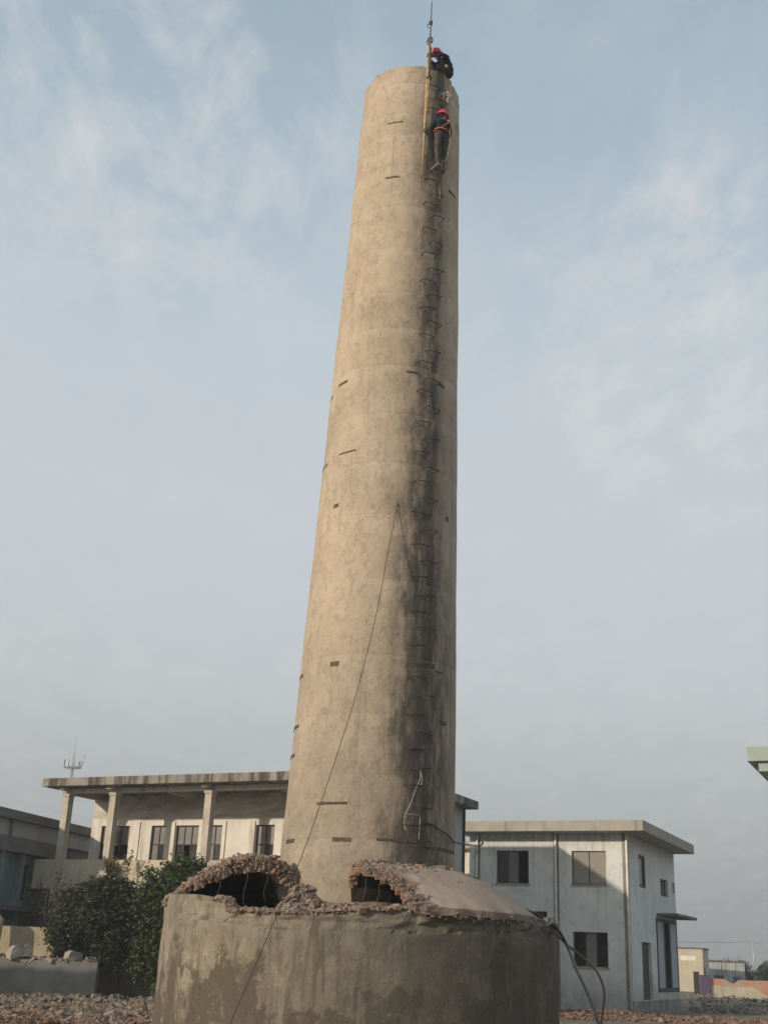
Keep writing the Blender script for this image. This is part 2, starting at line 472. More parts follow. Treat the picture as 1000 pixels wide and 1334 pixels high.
M['cream'] = concrete('cream_render', (.46, .41, .32), (.54, .485, .385), (.28, .24, .18), .7, .5)
M['orange'] = concrete('bare_brick_wall', (.46, .235, .145), (.52, .29, .19), (.40, .345, .26), .55, .85, lo=.50, hi=.56)
M['lowwall'] = concrete('grey_cement', (.17, .165, .155), (.23, .225, .21), (.10, .097, .09), 1., .55)
M['litwall'] = concrete('yellow_render', (.40, .345, .235), (.48, .42, .30), (.27, .21, .13), 1., .5)
M['purple'] = plain('violet_door', (.09, .075, .12), .7)
M['galv'] = plain('galvanised', (.42, .44, .45), .45, .4, .3)
M['bark'] = concrete('bark', (.075, .058, .042), (.13, .10, .075), (.03, .025, .02), 4, .6)
def glass(name, c, rough=.08):
    t = NT(name, rough, .5); t.col(t.mix(t.rng(t.noise(1.5, 4), .35, .65), tuple(x * .75 for x in c), c)); return t.m
M['glass'] = glass('dusty_dark_glass', (.045, .047, .048), .12)
M['glass_lt'] = glass('light_grey_glass', (.17, .17, .165), .25)  # lighter grey pane colour
M['skyglass'] = glass('sky_tinted_glass', (.25, .42, .62), .2)  # reflected blue sky put into the pane colour
def leaves(name, cols):
    t = NT(name, .55, .3)
    r = t.n.new('ShaderNodeValToRGB')
    while len(r.color_ramp.elements) < len(cols): r.color_ramp.elements.new(.5)
    for i, (e, c) in enumerate(zip(r.color_ramp.elements, cols)):
        e.position = i / (len(cols) - 1); e.color = c + (1,)
    t.l.new(t.island(), r.inputs[0]); t.col(r.outputs[0])
    tr = t.n.new('ShaderNodeBsdfTranslucent'); t.l.new(r.outputs[0], tr.inputs[0])
    mx = t.n.new('ShaderNodeMixShader'); mx.inputs[0].default_value = .22
    t.l.new(t.b.outputs[0], mx.inputs[1]); t.l.new(tr.outputs[0], mx.inputs[2])
    t.l.new(mx.outputs[0], t.n['Material Output'].inputs[0])
    return t.m
M['leaf1'] = leaves('dark_leaves', [(.026, .038, .019), (.062, .080, .034), (.040, .056, .027), (.110, .124, .056)])
M['leaf2'] = leaves('green_leaves', [(.038, .058, .024), (.080, .112, .042), (.052, .076, .032), (.125, .150, .062)])
M['leafy'] = leaves('yellow_leaves', [(.20, .15, .045), (.13, .12, .04), (.26, .20, .07)])
M['leafd'] = leaves('withered_leaves', [(.13, .10, .065), (.085, .08, .045), (.20, .16, .11)])
M['leaf_far'] = leaves('far_leaves', [(.040, .055, .032), (.065, .08, .045), (.05, .062, .038)])
def ground_mat():
    t = NT('dusty_ground', .95, .15)
    c = t.mix(t.rng(t.noise(.22, 8, .62), .36, .64), (.20, .165, .125), (.29, .245, .195))
    c = t.mix(t.rng(t.noise(1.6, 8, .7), .48, .66, 0., .7), c, (.16, .135, .105))
    o = t.sep()
    # crushed brick towards the chimney
    red = t.math('MULTIPLY', t.rng(o[1], 33, 40, 1., 0.), t.rng(t.noise(.7, 6), .35, .6))
    c = t.mix(t.math('MULTIPLY', red, .6), c, (.19, .10, .068))
    t.col(c); t.bump(t.math('ADD', t.noise(3, 8, .7), t.noise(14, 6, .7)), .7, .08)
    return t.m
M['ground'] = ground_mat()

# ------------------------------------------------------------------ ground
def ground_h(x, y):
    d = abs(nz(x, y, 0, .35, 3)) * .10 + nz(x, y, 0, 1.1, 8) * .035
    return d if 14 < y < 140 else 0
bm = bmesh.new()
xs = [-1500, -700, -300, -120, -60, -35] + [-26 + i * .8 for i in range(66)] + [28 + 3 * i for i in range(1, 12)] + [90, 160, 400, 900, 2000]
ys = [-400, -120, -40, -10, 0, 8] + [14 + i * .8 for i in range(54)] + [58 + 3.5 * i for i in range(26)] + [160, 220, 350, 700, 1400, 3500]
vg = [[bm.verts.new((x, y, ground_h(x, y) - .06)) for y in ys] for x in xs]
for i in range(len(xs) - 1):
    for k in range(len(ys) - 1):
        bm.faces.new((vg[i][k], vg[i + 1][k], vg[i + 1][k + 1], vg[i][k + 1]))
tag(obj('ground', bm, M['ground'], smooth=True), kind='structure')

# ------------------------------------------------------------------ chimney
CH = thing('chimney', 'tall tapering concrete chimney with a rusty step-iron ladder, rising out of the round tank', 'chimney', (0, 24, 0))
def crad(z): return 1.84 - .0275 * z
def ccx(z): return -.08 + .015 * z
def con(phi, z, out=0.):
    """point on the shaft (chimney coordinates); phi in degrees, 0 towards the camera, + to the right"""
    r = crad(z) + out; a = R(phi)
    return Vector((ccx(z) + r * sin(a), -r * cos(a), z))
TOP = 22.5
def rim_top(a):
    h = TOP + .05 * nz(cos(a) * 3, sin(a) * 3, 0, 1.2, 2) + .04 * nz(cos(a) * 9, sin(a) * 9, 0, 1.3, 5)
    d = math.degrees(a)
    if 52 < d < 75: h -= .14
    if 75 <= d < 120: h -= .26
    if -75 < d < -38: h -= .07 + .07 * nz(d * .35, 0, 0, 1, 9)
    return h
bm = bmesh.new()
NS = 160
levels = []
zz = .0
lift = 1.19
k = 0
gd = .004
rng = random.Random(3)
while zz < TOP - .5:
    off = rng.uniform(-.002, .002)
    levels += [(zz + .001, off), (zz + .02, off), (zz + lift * .33, off), (zz + lift * .66, off), (zz + lift - .035, off),
               (zz + lift - .03, off - gd), (zz + lift - .012, off - gd)]
    gd = rng.uniform(.001, .0055)
    zz += lift
    lift = rng.choice((.62, .95, 1.19, 1.19, 1.45))
levels = [l for l in levels if l[0] < TOP - .35] + [(TOP - .3, 0)]
rings = []
for z, off in levels:
    ring = []
    for j in range(NS):
        a = 2 * pi * j / NS - pi
        zj = z + .012 * nz(cos(a) * 2, sin(a) * 2, z, .8)
        e = off + .012 * nz(cos(a) * 1.4, sin(a) * 1.4, z * .6, 1.0, 4) + .006 * nz(cos(a) * 5, sin(a) * 5, z * 2.2, 1.0, 1)
        ring.append(bm.verts.new(con(math.degrees(a), zj, e)))
    rings.append(ring)
out_top, in_top, in_bot = [], [], []
for j in range(NS):
    a = 2 * pi * j / NS - pi
    zt = rim_top(a)
    p = con(math.degrees(a), zt, .004); out_top.append(bm.verts.new(p))
    p = con(math.degrees(a), zt + .02 * nz(a * 9, 0, 0), -.20); in_top.append(bm.verts.new(p))
    p = con(math.degrees(a), 16.0, -.22); in_bot.append(bm.verts.new(p))
rings += [out_top, in_top, in_bot]
for i in range(len(rings) - 1):
    for j in range(NS):
        f = bm.faces.new((rings[i][j], rings[i][(j + 1) % NS], rings[i + 1][(j + 1) % NS], rings[i + 1][j]))
        f.smooth = i < len(rings) - 4
bm.faces.new(in_bot[::-1])
bmesh.ops.recalc_face_normals(bm, faces=bm.faces[:])
sh = obj('shaft', bm, M['chim'], CH)
# step irons: two staggered columns of U-shaped bars
bm = T([(-.165, .03, .03), (-.165, -.14, .0), (-.155, -.165, -.005), (.155, -.165, -.005), (.165, -.14, .0), (.165, .03, .03)], .013, 6)
first = None
z = 3.75
k = 0
rng = random.Random(11)
while z < 22.2:
    ph = 30.5 - (z - 4) * .16 + (-3.6 if k % 2 else 3.6) + rng.uniform(-.5, .5)
    mat = (Matrix.Translation(con(ph, z)) @ Matrix.Rotation(R(ph), 4, 'Z') @ Matrix.Rotation(rng.uniform(-.16, .10), 4, 'Y')
           @ Matrix.Rotation(rng.uniform(-.22, .15), 4, 'X') @ Matrix.Diagonal((rng.uniform(.88, 1.05), rng.uniform(.8, 1.05), 1, 1)))
    if first is None:
        first = obj('rung', bm, M['rust'], CH); first.matrix_local = mat
    elif not (19.8 < z < 19.9):
        inst('rung', first, CH, mat)
    z += .355 + rng.uniform(-.02, .02)
    k += 1
# formwork timbers left in the concrete
def arc_strip(p0, p1, z, h=.05, out=.007, tilt=0.):
    bm = bmesh.new(); n = max(2, int(abs(p1 - p0) / 3) + 1); pr = None
    for i in range(n + 1):
        t = i / n; ph = p0 + (p1 - p0) * t; dz = tilt * (t - .5) + .004 * nz(ph, z, 0, .7)
        cur = [bm.verts.new(con(ph, z + dz + a, b)) for a, b in ((-h / 2, -.03), (-h / 2, out), (h / 2, out), (h / 2, -.03))]
        if pr:
            for q in range(4): bm.faces.new((pr[q], cur[q], cur[(q + 1) % 4], pr[(q + 1) % 4]))
        else: bm.faces.new(cur[::-1])
        pr = cur
    bm.faces.new(pr)
    bmesh.ops.recalc_face_normals(bm, faces=bm.faces[:])
    return bm
for p0, p1, z, h in [(-25.9, -8, 20.74, .035), (-23.3, -8.3, 19.09, .05), (-60, -47, 13.75, .06), (-84, -71, 13.62, .06), (-56, -30, 11.93, .04),
                     (-84, -66, 11.87, .06), (-48.3, -42.9, 10.71, .085), (-36, -28.8, 7.2, .095), (-88, -70, 7.13, .06), (-90, -68, 6.07, .07),
                     (-90, -70, 5.49, .06), (-36.7, -14.5, 4.46, .05), (-23.1, -10.6, 3.79, .075), (-67, -55.4, 3.79, .075), (5, 33, 3.82, .05),
                     (37.6, 76, 3.74, .07), (26.2, 43.2, 7.25, .045), (43.6, 51, 7.18, .05), (49.6, 57.4, 6.18, .075), (25, 31, 5.57, .04),
                     (40.3, 48.3, 13.71, .075), (9, 18.6, 13.82, .04), (50.4, 66, 19.1, .06), (54, 57.6, 10.6, .12), (66, 82, 21.3, .05)]:
    obj('formwork_strip', arc_strip(p0, p1, z, h), M['timber'], CH)
# broken edge pieces standing on the rim
rng = random.Random(5)
bsrc = None
for ph, dz in [(-74, .0), (-69, .03), (-62, .0), (-55, .02), (-47, .0), (-41, .01), (57, .0), (64, .06), (78, .02), (86, .09), (95, .03)]:
    p = con(ph, rim_top(R(ph)) + dz, -.09)
    mat = Matrix.Translation(p) @ Matrix.Rotation(R(ph) + rng.uniform(-.4, .4), 4, 'Z') @ Matrix.Rotation(rng.uniform(-.3, .3), 4, 'Y')
    if bsrc is None:
        bsrc = obj('broken_chunk', B(-.1, .1, -.055, .055, -.05, .05, bev=.012), M['timber'], CH); bsrc.matrix_local = mat
    else:
        inst('broken_chunk', bsrc, CH, mat)

# ------------------------------------------------------------------ round tank at the foot
TX, TY, TR = -.10, 24.0, 3.83
TK = thing('round_tank', 'round stained concrete tank with a half-collapsed brick vault at the chimney foot', 'tank', (TX, TY, 0))
def lerp_tab(tab, x):
    if x <= tab[0][0]: return tab[0][1]
    for (a, b), (c, d) in zip(tab, tab[1:]):
        if x <= c: return b + (d - b) * (x - a) / (c - a)
    return tab[-1][1]
RIM = [(-180, 2.66), (-70, 2.70), (-51, 2.68), (-39, 2.60), (-36.5, 2.44), (-25, 2.41), (-13, 2.43), (-5, 2.48), (3, 2.52), (14, 2.56), (18, 2.60), (31, 2.60), (48, 2.57), (56, 2.50), (66, 2.40), (80, 2.33), (110, 2.36), (140, 2.6), (180, 2.66)]
def rim_z(d):
    j = .0
    if -40 < d < 17 or d > 50: j = .05 * nz(d * .22, 0, 0, 1, 3) + .03 * nz(d * .9, 0, 0, 1, 6)
    return lerp_tab(RIM, d) + j
bm = bmesh.new()
NA = 420
zt = [0, .25, .5, .75, 1.0, 1.25, 1.5, 1.7, 1.85, 1.95, 2.0, 2.05, 2.09, 2.13, 2.17, 2.21, 2.25, 2.29, 2.33, 2.36]
cols = []
for j in range(NA):
    d = 360 * j / NA - 180; a = R(d); rz = rim_z(d)
    col = []
    hz = [z for z in zt] + [2.36 + (rz - 2.36) * q for q in (.35, .7, 1.0)]
    for z in hz:
        e = .012 * nz(sin(a) * 3, cos(a) * 3, z, 1.0, 2) + .006 * nz(sin(a) * 12, cos(a) * 12, z * 3, 1.0, 2)
        # spalled band just under the rim
        edge = 2.18 + .17 * nz(d * .06, 0, 0, 1, 12) + .06 * nz(d * .35, 0, 0, 1, 2)
        if z > edge and -62 < d < 66:
            e += -.05 + .075 * nz(sin(a) * 14, cos(a) * 14, z * 9, 1.0, 7)
        if d > 15 and z > 2.34 + .12 * nz(d * .11, 0, 0, 1, 21) + .05 * nz(d * .5, 0, 0, 1, 3): e += .04
        e += -.012 * max(0, nz(sin(a) * 5, cos(a) * 5, z * 2.5, 1.0, 15) * 3)
        col.append(bm.verts.new(((TR + e) * sin(a), -(TR + e) * cos(a), z)))
    for rr, z in ((TR - .15, rz + .015 * nz(d, 3, 0, .7)), (TR - .32, rz - .03), (TR - .32, .02)):
        col.append(bm.verts.new((rr * sin(a), -rr * cos(a), z)))
    cols.append(col)
for j in range(NA):
    p, q = cols[j], cols[(j + 1) % NA]
    for i in range(len(p) - 1):
        f = bm.faces.new((p[i], q[i], q[i + 1], p[i + 1]))
        if i >= len(p) - 2: f.material_index = 1
        f.smooth = i < 9
bmesh.ops.recalc_face_normals(bm, faces=bm.faces[:])
obj('wall', bm, [M['tank'], M['dark_inner']], TK)
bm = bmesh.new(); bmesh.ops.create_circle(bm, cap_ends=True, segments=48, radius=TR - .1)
obj('floor', bm, M['dark_inner'], TK, loc=(0, 0, .1))
# the annular brick vault, its front sector fallen in
VT = [(1.74, 3.18), (1.9, 3.30), (2.2, 3.37), (2.6, 3.31), (3.0, 3.15), (3.3, 2.99), (3.6, 2.82), (3.8, 2.69), (3.95, 2.59)]
VB = [(1.74, 2.66), (1.95, 2.92), (2.2, 3.10), (2.5, 3.16), (2.9, 3.07), (3.3, 2.89), (3.6, 2.73), (3.75, 2.58), (3.95, 2.47)]
def philim(s):
    l = -45 - 26 * s
    r = (-7 + 9 * (s / .5)) if s < .5 else 2 + 12 * ((s - .5) / .5) ** .55
    return l, r
def vkeep(d, s):
    l, r = philim(s)
    l += 2.6 * nz(s * 9, 0, 0, 1, 1) + 1.2 * nz(s * 30, 0, 0, 1, 5); r += 2.4 * nz(s * 8, 0, 0, 1, 9) + 1.4 * nz(s * 31, 4, 0, 1, 3)
    return not (l < d < r)
def vpt(d, s, top):
    r = 1.74 + (3.95 - 1.74) * s; a = R(d)
    ro = lerp_tab([(-180, 3.86), (-40, 3.86), (0, 3.95), (36, 3.95), (52, 3.80), (64, 3.62), (110, 3.58), (140, 3.95)], d)
    rx = 1.74 + (ro - 1.74) * s + (s ** 9 * (.07 * nz(d * .22, 0, 0, 1, 2) + .03 * nz(d * .55, 0, 0, 1, 5)) if d > 14 else 0)
    z = lerp_tab(VT if top else VB, r) - .06 * max(0, min(1, (d - 45) / 20))
    if top:
        if d < -40:
            k = max(0., 1 - max(0., -d - 110) / 30)
            m = sin(pi * min(1, max(0, (3.75 - r) / 1.9)))
            z += k * (.10 * m + .09 * m * abs(nz(r * 4, d * .09, 0, 1, 4)) + .035 * nz(r * 9, d * .3, 0, 1, 2))
        else:
            z += .030 * nz(r * 1.6, d * .045, 0, 1, 4) + .008 * nz(r * 7, d * .3, 0, 1, 4) - .05 * sin(pi * s) * max(0, min(1, (d - 15) / 20))
            if d < 22: z += .05 * nz(r * 7, d * .4, 0, 1, 6)
            if r < 2.5: z += .03 * nz(r * 6, d * .3, 0, 1, 6)
    else:
        z += .03 * nz(r * 6, d * .25, 0, 1, 2)
    z += max(0, (r - 3.4)) * (lerp_tab([(-70, .05), (0, 0), (50, -.02), (180, 0)], d))
    return Vector((rx * sin(a), -rx * cos(a), z))
NP, NQ = 300, 30
bm = bmesh.new()
VV = {}
def vv(j, i, top):
    key = (j % NP, i, top)
    if key not in VV: VV[key] = bm.verts.new(vpt(360 * (j % NP) / NP - 180, i / NQ, top))
    return VV[key]
keep = [[vkeep(360 * (j + .5) / NP - 180, (i + .5) / NQ) for i in range(NQ)] for j in range(NP)]
for j in range(NP):
    for i in range(NQ):
        if not keep[j][i]: continue
        d = 360 * (j + .5) / NP - 180
        rough = d < 0 or d < 16 + 5 * nz(i * .4, 0, 0, 1, 8) or i < 7 + 3 * nz(j * .2, 0, 0, 1, 1)
        mi = 1 if rough else 0
        f = bm.faces.new((vv(j, i, 1), vv(j + 1, i, 1), vv(j + 1, i + 1, 1), vv(j, i + 1, 1))); f.material_index = mi; f.smooth = not rough
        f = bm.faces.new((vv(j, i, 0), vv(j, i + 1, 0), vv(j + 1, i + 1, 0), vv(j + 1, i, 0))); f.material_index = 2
        for (dj, di, a, b) in ((-1, 0, (j, i), (j, i + 1)), (1, 0, (j + 1, i), (j + 1, i + 1)), (0, -1, (j, i), (j + 1, i)), (0, 1, (j, i + 1), (j + 1, i + 1))):
            nj, ni = (j + dj) % NP, i + di
            if not (0 <= ni < NQ) or not keep[nj][ni]:
                f = bm.faces.new((vv(*a, 0), vv(*b, 0), vv(*b, 1), vv(*a, 1)))
                f.material_index = 1
bmesh.ops.recalc_face_normals(bm, faces=bm.faces[:])
obj('vault', bm, [M['plaster'], M['broken'], M['dark_inner']], TK)
# single bricks showing along the torn edges
rng = random.Random(21)
bk = None
def put_brick(mat):
    global bk
    if bk is None:
        bk = obj('brick', B(-.105, .105, -.05, .05, -.025, .025, bev=.006), M['brick'], TK); bk.matrix_local = mat
    else:
        inst('brick', bk, TK, mat)
def edge_bricks(side, n, s0, s1, courses):
    for c in range(courses):
        for k in range(n):
            s = s0 + (s1 - s0) * (k + rng.uniform(.1, .9)) / n
            lim = philim(s); d = (lim[0] - 1.2 - c * 1.3) if side < 0 else (lim[1] + 1.0 + c * 1.3)
            d += rng.uniform(-1.2, 1.4) * -side
            ptop, pbot = vpt(d, s, 1), vpt(d, s, 0)
            p = pbot.lerp(ptop, (.28 + .42 * c + rng.uniform(-.08, .08)))
            s2 = min(1, s + .04); tan = (vpt(d, s2, 0) - vpt(d, s2 - .08, 0)).normalized()
            rad = Vector((sin(R(d)), -cos(R(d)), 0)); cir = Vector((cos(R(d)), sin(R(d)), 0))
            nrm = tan.cross(cir).normalized()
            mm = Matrix((cir, nrm, tan)).transposed().to_4x4()   # brick length along the vault, thin side along the arch
            if rng.random() < (.35 if c else .12): continue
            put_brick(Matrix.Translation(p) @ mm @ Matrix.Rotation(rng.uniform(-.25, .25), 4, 'Z') @ Matrix.Rotation(rng.uniform(-.2, .2), 4, 'X'))
edge_bricks(-1, 30, .06, .97, 2)
edge_bricks(1, 22, .05, .95, 2)
for k in range(46):      # bricks lying about on the mound and along the broken rim
    m = rng.random()
    if m < .45:
        d = rng.uniform(-100, -50); s = rng.uniform(.05, .85)
        if vkeep(d, s) is False: continue
        p = vpt(d, s, 1) + Vector((0, 0, .02))
    elif m < .7:
        d = rng.uniform(-2, 60); s = rng.uniform(.08, .30)
        if vkeep(d, s) is False: continue
        p = vpt(d, s, 1) + Vector((0, 0, .02))
    else:
        d = rng.uniform(-38, 14); r_ = TR - rng.uniform(.06, .28); p = Vector((r_ * sin(R(d)), -r_ * cos(R(d)), rim_z(d) + .015))
    put_brick(Matrix.Translation(p) @ Matrix.Rotation(rng.uniform(0, 3), 4, 'Z') @ Matrix.Rotation(rng.uniform(-.5, .5), 4, 'X'))
# smaller mortar rubble
bm = bmesh.new()
for k in range(6500):
    m = rng.random()
    if m < .50:
        d = rng.uniform(-125, -44); s = rng.uniform(.02, .93)
        if not vkeep(d, s): continue
        p = vpt(d, s, 1); r_ = rng.choice((.014, .02, .025, .035, .06))
    elif m < .70:
        d = rng.uniform(-8, 75); s = abs(rng.gauss(.02, .16))
        if s > .9 or not vkeep(d, s): continue
        p = vpt(d, s, 1); r_ = rng.choice((.018, .025, .035, .05))
    elif m < .80:
        d = rng.uniform(0, 24); s = rng.uniform(.4, 1)
        if not vkeep(d, s) or d > philim(s)[1] + 5: continue
        p = vpt(d, s, 1); r_ = rng.choice((.02, .03, .045))
    else:
        d = rng.uniform(-42, 20); r0 = TR - rng.uniform(.02, .32); p = Vector((r0 * sin(R(d)), -r0 * cos(R(d)), rim_z(d))); r_ = rng.choice((.02, .03, .04, .06))
    stone(bm, p, r_ * rng.uniform(.8, 1.3), rng=rng)
for k in range(420):      # crumbs along the edge of the standing shell
    d = rng.uniform(14, 66); p = vpt(d, 1, 0) + Vector((0, 0, rng.uniform(-.06, .07)))
    p -= Vector((p.x, p.y, 0)).normalized() * rng.uniform(.0, .07)
    stone(bm, p, rng.choice((.010, .015, .022, .035)), rng=rng)
for side, n_ in ((-1, 1700), (1, 900)):
    for k in range(n_):
        s = rng.uniform(.03, .98); lim = philim(s)
        d = (lim[0] - .3 - rng.random() * 3.5) if side < 0 else (lim[1] + .3 + rng.random() * 3)
        p = vpt(d, s, 0).lerp(vpt(d, s, 1), rng.uniform(.35, 1.0) if side < 0 else rng.uniform(.25, 1.0))
        p += Vector((rng.gauss(0, .03), -abs(rng.gauss(.05, .05)), 0))
        stone(bm, p, rng.choice((.010, .014, .02, .03)), rng=rng, flat=.9)
# heap of fallen vault against the shaft, behind the broken front wall
HEAP = [(-62, 2.3), (-54, 2.35), (-47, 2.48), (-42, 2.78), (-38, 2.95), (-34, 2.86), (-29, 2.70), (-22, 2.60), (-10, 2.58), (0, 2.60), (8, 2.5), (14, 2.2)]
def heap_z(d, r0):
    return 2.22 + (lerp_tab(HEAP, d) - 2.22) * max(0, min(1, 1 - (r0 - 2.0) / .55)) + .05 * nz(d * .3, r0 * 5, 0, 1, 4)
for k in range(1500):
    d = rng.uniform(-58, 10); r0 = 1.70 + 1.7 * rng.random() ** 2
    stone(bm, (r0 * sin(R(d)), -r0 * cos(R(d)), heap_z(d, r0)), rng.choice((.02, .03, .045, .06, .09)), rng=rng)
tag(obj('rubble', bm, M['rub_tank'], TK), kind='stuff')
bm = bmesh.new()          # body of the fallen heap
pr = None
for i in range(37):
    d = -62 + 76 * i / 36
    cur = [bm.verts.new(((1.6 + 1.92 * q / 12) * sin(R(d)), -(1.6 + 1.92 * q / 12) * cos(R(d)), heap_z(d, 1.6 + 1.92 * q / 12) - .02)) for q in range(13)]
    if pr:
        for q in range(12): bm.faces.new((pr[q], pr[q + 1], cur[q + 1], cur[q]))
    pr = cur
bmesh.ops.recalc_face_normals(bm, faces=bm.faces[:])
obj('fallen_heap', bm, M['broken'], TK)
for d, s, l in [(-60, .62, .55), (-55, .42, .62), (-52, .25, .5), (1, .62, .55), (5, .70, .45)]:
    p = vpt(d, s, 0); q = p + Vector((-.03 + .06 * rng.random(), -.5 if d < -40 else -.12, 0))
    obj('hanging_wire', T(spline([p + Vector((0, 0, .06)), p + Vector((.02, -.02, -.1)), p + Vector((-.03, -.05, -l * .6)), p + Vector((.01, -.04, -l))], 4), .004, 4), M['darkpole'], TK)

# ------------------------------------------------------------------ buildings
TH = R(-26)
def window(parent, frame_loc, w_, h_, cols, rows, panes, fr=.05, depth=.06, axis='x', mat='frame'):
    """frame at lower-left corner frame_loc in the parent's wall plane; panes: dict (c, r) -> material or None"""
    bm = bmesh.new()
    hs = []
    cw = (w_ - fr * (cols + 1)) / cols; ch = (h_ - fr * (rows + 1)) / rows
    for c in range(cols):
        for r in range(rows):
            hs.append((fr + c * (cw + fr), fr + c * (cw + fr) + cw, fr + r * (ch + fr), fr + r * (ch + fr) + ch))
    holes_wall(bm, 0, w_, 0, h_, hs, 0, depth, axis)
    o = obj('window', bm, M[mat], parent, loc=frame_loc)
    i = 0
    for c in range(cols):
        for r in range(rows):
            m = panes.get((c, r), panes.get('all'))
            h = hs[i]; i += 1
            if m is None: continue
            a = (h[0] - .008, h[1] + .008); z = (h[2] - .008, h[3] + .008); y = (depth * .4, depth * .4 + .012)
            b = B(a[0], a[1], y[0], y[1], z[0], z[1]) if axis == 'x' else B(y[0], y[1], a[0], a[1], z[0], z[1])
            obj('pane', b, M[m], o)
    return o

# --- two-storey building on the right
RB = thing('two_storey_building', 'two-storey white rendered building with flat overhanging roof slab and grey drainpipes', 'building', (11.05, 51.45, 0), TH)
WIN = [(-5.91, -4.39, 5.02, 6.43), (-2.41, -.90, 5.02, 6.42), (-2.41, -.90, 1.70, 3.08), (-5.0, -3.56, 2.45, 3.87)]
obj('front_wall', HW(-7.2, 0, -.1, 7.16, WIN, 0, .25), M['grey_wall'], RB)
SIDE = [(2.25, 3.5, 5.09, 6.5), (6.5, 8.1, 4.97, 5.76), (9.15, 9.75, 5.25, 5.74), (2.3, 4.1, .45, 2.81), (5.2, 9.6, .75, 3.92)]
obj('side_wall', HW(.25, 9.79, -.1, 7.16, SIDE, -.004, -.25, axis='y'), M['grey_wall'], RB)
obj('left_wall', B(-7.2, -6.95, .25, 9.79, -.1, 7.16), M['grey_wall'], RB)
obj('back_wall', B(-6.95, -.25, 9.54, 9.786, -.1, 7.16), M['grey_wall'], RB)
obj('upper_floor', B(-6.95, -.25, .25, 9.54, 3.95, 4.15), M['soffit'], RB)
obj('roof_slab', B(-7.75, 1.02, -1.02, 9.85, 7.163, 7.61, bev=.012), M['fascia'], RB)
window(RB, (-5.91, .15, 5.02), 1.52, 1.41, 3, 1, {(0, 0): 'glass', (1, 0): 'glass_lt', (2, 0): None}, .045)
window(RB, (-2.41, .08, 5.02), 1.51, 1.40, 2, 1, {'all': 'board'}, .035)
window(RB, (-2.41, .15, 1.70), 1.51, 1.38, 3, 1, {(0, 0): None, (1, 0): 'glass_lt', (2, 0): None}, .04)
window(RB, (-5.0, .15, 2.45), 1.44, 1.42, 2, 2, {'all': 'glass'}, .045)
window(RB, (-.16, 2.25, 5.09), 1.25, 1.41, 1, 1, {'all': 'glass_lt'}, .13, .13, 'y')
window(RB, (-.18, 6.5, 4.97), 1.6, .79, 2, 1, {'all': 'glass'}, .06, .06, 'y')
window(RB, (-.18, 9.15, 5.25), .6, .49, 1, 1, {'all': 'glass'}, .06, .06, 'y')
for (x0, x1, z0, z1) in WIN:
    obj('window_sill', B(x0 - .06, x1 + .06, -.05, .149, z0 - .07, z0 - .002), M['fascia'], RB)
for x, x2 in ((-6.81, 0), (-3.12, 0), (.075, 0)):
    y = -.075
    obj('damp_streak', B(x - .12 if x < 0 else x - .19, x + .13 if x < 0 else x + .02, -.006, .02, .0, 7.155), M['pipestain'], RB) if x < 0 else \
        obj('damp_streak', B(-.16, .012, -.012, .35, .0, 7.155), M['pipestain'], RB)
    p = obj('drainpipe', T([(x - (.03 if x > 0 else 0), y, .15), (x - (.03 if x > 0 else 0), y, 7.0), (x - (.03 if x > 0 else 0), y + .05, 7.16)], .052, 10), M['pipe'], RB)
    for z in (1.3, 3.2, 5.1, 6.7):
        obj('pipe_clip', B(x - (.03 if x > 0 else 0) - .062, x - (.03 if x > 0 else 0) + .062, y - .06, .0, z, z + .035), M['galv'], p)
dr = obj('side_door', B(-.20, -.15, 2.3, 4.1, .45, 2.81), M['frame'], RB)
bay = obj('shutter_bay', HW(5.2, 9.6, .75, 3.92, [(5.36, 6.62, .92, 3.78), (6.85, 7.85, .92, 3.78), (8.08, 9.44, .92, 3.78)], .03, -.12, axis='y'), M['frame'], RB)
obj('shutter_panel', B(-.06, .015, 5.345, 6.635, .905, 3.795), M['blue_panel'], bay)
obj('shutter_panel', B(-.06, .015, 8.065, 9.455, .905, 3.795), M['blue_panel'], bay)
obj('door_canopy', B(.001, .98, 5.4, 9.9, 4.02, 4.15, bev=.01), M['wingdark'], RB)
obj('wall_plinth', B(.001, .03, .36, 9.78, -.1, .42), M['pipestain'], RB)

# --- long hall with verandah
HX, HY = .52, 41.74
HL = thing('verandah_hall', 'long cream hall with upper verandah, concrete columns and mildewed flat roof behind the chimney', 'building', (HX, HY, 0), TH)
ZR = 8.05
obj('roof_slab', B(-15.7, 0, 0, 9.19, 7.72, ZR, bev=.012), M['mould'], HL)
obj('roof_beam', B(-15.05, -.62, .80, 1.06, 7.545, 7.718), M['white_wall'], HL)
for a in (-15.05, -10.2, -5.0, -.88):
    obj('cross_beam', B(a, a + .26, 1.062, 2.998, 7.50, 7.717), M['soffit'], HL)
HW_ = [(-14.77, -13.28, 4.95, 6.46), (-12.17, -11.45, 4.95, 6.46), (-10.94, -9.82, 4.95, 6.46), (-9.45, -8.69, 4.95, 6.46), (-7.1, -6.24, 4.95, 6.46),
       (-4.6, -3.4, 4.95, 6.46), (-2.4, -1.5, 4.95, 6.46)]
obj('front_wall', HW(-15.3, -.62, -.1, 6.74, HW_, 3.0, 3.25), M['white_wall'], HL)
obj('frieze_wall', B(-15.3, -.62, 3.0, 3.25, 6.742, 7.717), M['upper_wall'], HL)
for x0, x1 in ((-13.05, -12.75), (-11.42, -10.97), (-7.42, -7.13), (-8.66, -8.5)):
    obj('pilaster', B(x0, x1, 2.95, 2.998, 4.2, 6.62), M['white_wall'], HL)
obj('left_wall', B(-15.3, -15.05, 3.252, 9.1, -.1, 7.717), M['white_wall'], HL)
